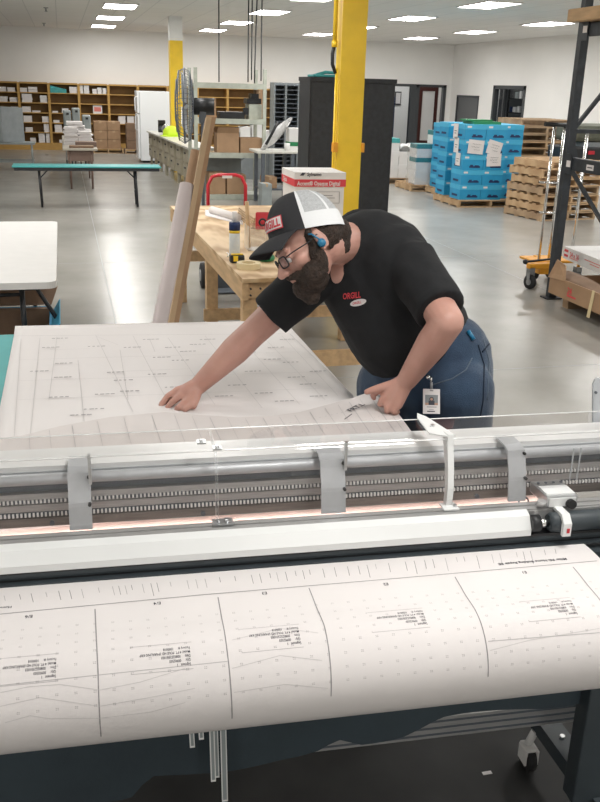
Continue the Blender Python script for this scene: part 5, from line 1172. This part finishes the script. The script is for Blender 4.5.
# beard and hair
def fur(v): return .0035*noise.noise(v*90)+.002*noise.noise(v*260)
b = MB()
for s in (-1, 1):
    ell3(b, hp(s*.066, .022, -.040), (.016, .022, .040), Lf, Fw, Up); ell3(b, hp(s*.054, .048, -.068), (.024, .040, .032), Lf, Fw, Up)
    b.cone(hp(s*.073, .014, .0), hp(s*.070, .018, -.04), .010, .016); b.cone(hp(s*.036, .088, -.052), hp(s*.045, .072, -.075), .012, .020); b.cone(hp(0, .108, -.046), hp(s*.036, .088, -.054), .009, .012)
for s in (-1, 1): b.cone(hp(s*.018, .098, .024), hp(s*.046, .086, .026), .0045, .0035)
b.cone(hp(0, .082, -.092), hp(0, .080, -.120), .040, .030); ell3(b, hp(0, .055, -.092), (.055, .05, .035), Lf, Fw, Up); ell3(b, hp(0, .085, -.078), (.035, .028, .016), Lf, Fw, Up)
fuse('beard', b, 'hair', man, .0045, 2, fur)
b = MB(); ell3(b, hp(0, -.018, .012), (.081, .088, .070), Lf, Fw, Up)
for s in (-1, 1): b.cone(hp(s*.076, .015, .03), hp(s*.076, .018, -.01), .011, .009)
b.cone(hp(0, -.085, -.01), hp(0, -.07, -.045), .045, .035)
o = fuse('hair', b, 'hair', man, .005, 2, fur)
# keep hair off the face and off the ears
bm = bmesh.new(); bm.from_mesh(o.data)
kill = []
for v in bm.verts:
    w = v.co+man.location-HC; f_, u_, l_ = w.dot(Fw), w.dot(Up), w.dot(Lf)
    if f_ > .035 or (u_ < -.012 and f_ > -.02): kill.append(v)
bmesh.ops.delete(bm, geom=kill, context='VERTS'); bm.to_mesh(o.data); bm.free()
# cap
TC = math.radians(15); Fc = Fw*math.cos(TC)+Up*math.sin(TC); Uc = Up*math.cos(TC)-Fw*math.sin(TC)
def cp(l, f, u): return HC+(Lf*l+Fc*f+Uc*u)*HS
capc = (0, .002, .044)
def dome(b, fn, f0=0, f1=1, nu=28, nv=12, mk=None):
    if mk: b.use(mk)
    b.grid(fn, nu, nv)
def capdome(a0, a1, r=1.0, h=.118):
    def fn(u, v):
        a = a0+(a1-a0)*u; t_ = PI/2*v; k = math.cos(t_)**.8 if v < 1 else 0
        base = -.012
        return cp(capc[0]+.090*r*math.sin(a)*k, capc[1]+.108*r*math.cos(a)*k, capc[2]+base+h*r*math.sin(t_)+(.012*(1-v)*math.cos(a)) )
    return fn
MB().grid(capdome(-1.35, 1.35), 30, 14).build('cap_front', 'cap_black', man)
MB().grid(capdome(1.35, 2*PI-1.35), 44, 14).build('cap_mesh_back', 'cap_mesh', man)
b = MB()
def seam(a, w, v0=0, v1=1):
    def fn(u, v): return capdome(a-w, a+w, 1.012)(u, v0+(v1-v0)*v)
    b.grid(fn, 2, 14)
b.use('cap_white')
for a in (1.37, -1.37): seam(a, .055)
seam(2.15, .05); seam(-2.15, .05); seam(PI, .05)
def band(u, v): return capdome(1.38, 2*PI-1.38, 1.014)(u, .24*v)
b.grid(band, 40, 3); b.build('cap_trim', None, man)
b = MB().use('cap_black'); b.ell(cp(0, .006, .146), (.009, .009, .004), Matrix((Lf, Fc, Uc)).transposed(), n=12, m=8); b.build('cap_button', None, man)
def brim(u, v):
    a = -1.12+2.24*u; k = v; L_ = .078*math.cos(a*.72)**.7
    l = .090*math.sin(a)*(1+.02*k)*1.0; f_ = .100*math.cos(a)+L_*k
    droop = -.020*k*k-.30*(l**2)/.09*(.35+.65*k)*.55
    return cp(capc[0]+l, capc[1]+f_, capc[2]+.002+droop-.012*k)
b = MB().use('cap_black').grid(brim, 28, 12, .004); b.build('cap_brim', None, man)
b = MB().use('red_print')
def pat(x, y, off=.0035):
    a = x/.105; t_ = (y/.112)
    return capdome(-1, 1, 1)(0, 0)*0+cp(capc[0]+(.090+off)*math.sin(a)*math.cos(t_)**.8, capc[1]+(.108+off)*math.cos(a)*math.cos(t_)**.8, capc[2]-.012+(.118+off)*math.sin(t_)+.012*(1-t_/(PI/2))*math.cos(a))
def patch(w, h, y0, off, mk): b.use(mk).grid(lambda u, v: pat(-w/2+w*u+.03, y0+h*v, off), 16, 4)
patch(.104, .036, .016, .0032, 'red_print'); patch(.098, .030, .019, .0040, 'paper')
b.use('red_print').text('ORGILL', .030, lambda x, y: pat((-.0465+x*.9)+.03, .0235+y, .0048), .0012)
b.build('cap_patch', None, man, fix=False)
# glasses
b = MB()
for s in (-1, 1):
    c_ = hp(s*.034, .106, -.004); n_ = (Fw+Lf*s*.18).normalized(); sx = Up.cross(n_).normalized()
    b.use('black').tube([c_+sx*.026*math.copysign(abs(math.cos(a))**.5, math.cos(a))+Up*.017*math.copysign(abs(math.sin(a))**.5, math.sin(a)) for a in [2*PI*k/20 for k in range(21)]], .0024, 6)
    b.tube([hp(s*.060, .100, .004), hp(s*.078, .082, .006), hp(s*.084, .03, .006), hp(s*.085, .0, .012), hp(s*.083, -.012, .0)], .0020, 6)
b.tube([hp(-.009, .112, .002), hp(0, .115, .005), hp(.009, .112, .002)], .0016, 6); gl_ = b.build('glasses', None, man)
b = MB()
for s in (-1, 1):
    c_ = hp(s*.034, .106, -.004); n_ = (Fw+Lf*s*.18).normalized(); sx = Up.cross(n_).normalized(); V = [b.bm.verts.new(c_+sx*.025*math.copysign(abs(math.cos(a))**.5, math.cos(a))+Up*.016*math.copysign(abs(math.sin(a))**.5, math.sin(a))) for a in [2*PI*k/20 for k in range(20)]]; b.use('lens')._f(V)
b.build('lenses', None, gl_)
# earplug
b = MB().use('blue_plug'); ell3(b, hp(.091, .002, -.014), (.010, .012, .012), Lf, Fw, Up); b.tube([hp(.093, .0, -.012), hp(.094, .008, .006), hp(.090, .014, .020), hp(.084, .020, .024)], .003, 8); b.build('ear_plug', None, man)
# shirt
b = MB()
b.cone(J['chest']+cv(.01, .005, 0), J['belly'], .200, .206, 28); b.cone(J['belly'], J['hip'].lerp(J['belly'], .78), .206, .204, 28)
b.cone(J['chest'].lerp(J['lsh'], .5), J['belly'], .15, .19, 24); b.cone(J['lsh'].lerp(J['chest'], .1), J['chest'], .098, .16, 24); b.cone(J['rsh'].lerp(J['chest'], .15), J['chest'], .085, .16, 24)
b.cone(NB+cv(.045, -.045, -.02), J['chest'], .085, .15, 24)
rse, lse = J['rsh'].lerp(J['rel'], .74), J['lsh'].lerp(J['lel'], .80)
for a_, c_, r1, r2 in ((J['rsh'], rse, .086, .078), (J['lsh'], lse, .092, .079)):
    b.lathe([(r1*.7, -.04), (r1, 0), (r2, (c_-a_).length), (r2*.97, (c_-a_).length+.004), (.04, (c_-a_).length+.004)], a_, (c_-a_), 26)
def cl_(v):
    return .006*noise.noise(Vector((v.x*7, v.y*7, v.z*9)))+.0045*noise.noise(Vector((v.x*17, v.y*12, v.z*20)))
sh_ = fuse('polo_shirt', b, 'shirt', man, .007, 5, cl_)
# collar
b = MB().use('shirt'); nx1 = (NB-hp(0, -.035, -.03)).normalized(); NC = NB+nx1*(-.015); s1_ = nx1.orthogonal().normalized(); s2_ = nx1.cross(s1_)
b.grid(lambda u, v: NC+(s1_*math.cos(2*PI*u)+s2_*math.sin(2*PI*u))*(.073+.034*v)+nx1*(-.018+.045*v), 30, 4, .003); b.build('collar', None, man)
# projection of flat logos on the shirt
from mathutils.bvhtree import BVHTree
def bvh(o): 
    me = o.data; off = man.location; return BVHTree.FromPolygons([v.co+off for v in me.vertices], [p.vertices[:] for p in me.polygons])
BS = bvh(sh_)
def onshirt(px, py, off=.0025, B_=None):
    d = ray2(px, py).normalized(); h = (B_ or BS).ray_cast(Vector((0, 0, CH)), d)
    if h[0] is None: return pd(px, py, 2.9)
    return h[0]+(h[1] if h[1].dot(d) < 0 else -h[1])*off
b = MB().use('red_print').text('ORGILL', 8.4, lambda x, y: onshirt(343.2+x*.62, 299.2-x*.07-y), .22); 
b.use('paper'); V = [b.bm.verts.new(onshirt(358.5+8*math.cos(a), 302.3-1.6*math.cos(a)-3.4*math.sin(a), .003)) for a in [2*PI*k/24 for k in range(24)]]; b._f(V)
b.use('red_print').text('ORGILL', 3.4, lambda x, y: onshirt(353+x*.75, 304.4-x*.15-y, .004), .06); b.build('shirt_logo', None, man, fix=False)
# jeans
b = MB()
b.cone(J['hip']+cv(.005, .02, 0), J['hip']+cv(-.0, -.09, 0), .176, .182, 28); b.cone(J['hip']+cv(-.05, -.05, .02), J['rhip'], .16, .15, 28); b.cone(J['rhip'].lerp(J['hip'], .3), J['hip'], .135, .16, 24)
for h in ('lhip', 'rhip'):
    k, a = kn[h]; b.cone(J[h]+(cv(.0, 0, 0)), k, .125, .088, 24); b.cone(k, a+Vector((0, 0, .02)), .088, .072, 24)
jn = fuse('jeans', b, 'denim', man, .008, 5, lambda v: .005*noise.noise(v*9)+.003*noise.noise(v*22))
BJ = bvh(jn)
b = MB().use('ink_denim'); D('ink_denim', (.006, .014, .032), .9); D('stitch', (.10, .13, .17), .8)
def seamj(pts, r, mk): 
    P_ = []
    for (x0, y0), (x1, y1) in zip(pts, pts[1:]):
        for k in range(6): P_.append(onshirt(x0+(x1-x0)*k/6, y0+(y1-y0)*k/6, .001, BJ))
    P_.append(onshirt(*pts[-1], .001, BJ)); b.use(mk).tube(P_, r, 5)
seamj([(432, 385), (452, 379), (466, 370), (472, 358)], .0022, 'stitch'); seamj([(478, 345), (484, 365), (483, 400), (480, 418)], .0028, 'ink_denim'); seamj([(483, 340), (489, 362), (487, 400)], .0018, 'stitch'); seamj([(482, 352), (489, 344)], .003, 'ink_denim')
b.build('seams', None, man)
# pocket clip, shoes
p_ = onshirt(470, 336, .006, BJ); o = MB().use('blue_plug').tube([p_+cv(-.010, .015, .0), p_+cv(.008, -.015, .005)], .007, 10).build('pocket_clip', None, man)
for h in ('lhip', 'rhip'):
    k, a = kn[h]; b = MB(); b.cone(a+Vector((.02, .01, -.045)), a+Vector((-.19, -.07, -.055)), .052, .043); b.box(a.x-.21, a.x+.05, a.y-.10, a.y+.05, .0, .03); fuse('shoe', b, 'leather', man, .008, 3)
# badge
BC = onshirt(436.5, 400, .03, BJ)
bn = cv(0, .12, 1).normalized(); bu = cv(.02, 1, -.12).normalized(); br = bu.cross(bn).normalized(); TB = Matrix(((br.x, bn.x, bu.x, BC.x), (br.y, bn.y, bu.y, BC.y), (br.z, bn.z, bu.z, BC.z), (0, 0, 0, 1)))
sc = 2.93/890
t = thing('name_badge', BC, 'white photo identity badge hanging from a clip at the man\'s waist', 'badge')
W_, H_ = 17*sc/2, 25*sc/2
b = MB().use('paper').box(-W_, W_, -.001, .001, -H_, H_, TB, .0008); b.build('card', None, t)
b = MB().use('grey_paint').box(-W_*.72, W_*.72, .001, .0016, -H_*.32, H_*.5, TB).use('ink').ell(TB @ Vector((0, .0012, H_*.1)), (.008, .008, .011)); b.bm.free()
b = MB().use('grey_paint').box(-W_*.75, W_*.75, .001, .0016, -H_*.3, H_*.52, TB).use('skin_photo').box(-W_*.75, -W_*.35, .0016, .002, -H_*.3, -H_*.12, TB).box(W_*.35, W_*.75, .0016, .002, -H_*.3, -H_*.12, TB).use('ink').box(-W_*.35, W_*.35, .0016, .0022, -H_*.3, H_*.05, TB).lathe([(.0075, 0), (.0075, .0006)], TB @ Vector((0, .0017, H_*.17)), bn, 14).use('skin_photo').lathe([(.0045, 0), (.0045, .0005)], TB @ Vector((0, .0024, H_*.17)), bn, 12).build('portrait', None, t)
b = MB().use('ink_grey').box(-W_*.55, W_*.6, .001, .0014, -H_*.48, -H_*.42, TB).box(-W_*.3, W_*.25, .001, .0014, -H_*.68, -H_*.64, TB).use('ink').box(-W_*.5, W_*.4, .001, .0014, -H_*.84, -H_*.76, TB).box(-W_*.2, W_*.2, .001, .0016, H_*.82, H_*.88, TB).build('print', None, t)
MB().use('grey_metal').cyl(TB @ Vector((0, 0, H_)), TB @ Vector((-.001, .004, H_+.022)), .005, 8).use('chrome').ring(TB @ Vector((-.002, .006, H_+.03)), br, .009, .003, 14, 6).ell(TB @ Vector((-.012, .008, H_+.038)), .008).build('clip', None, t)
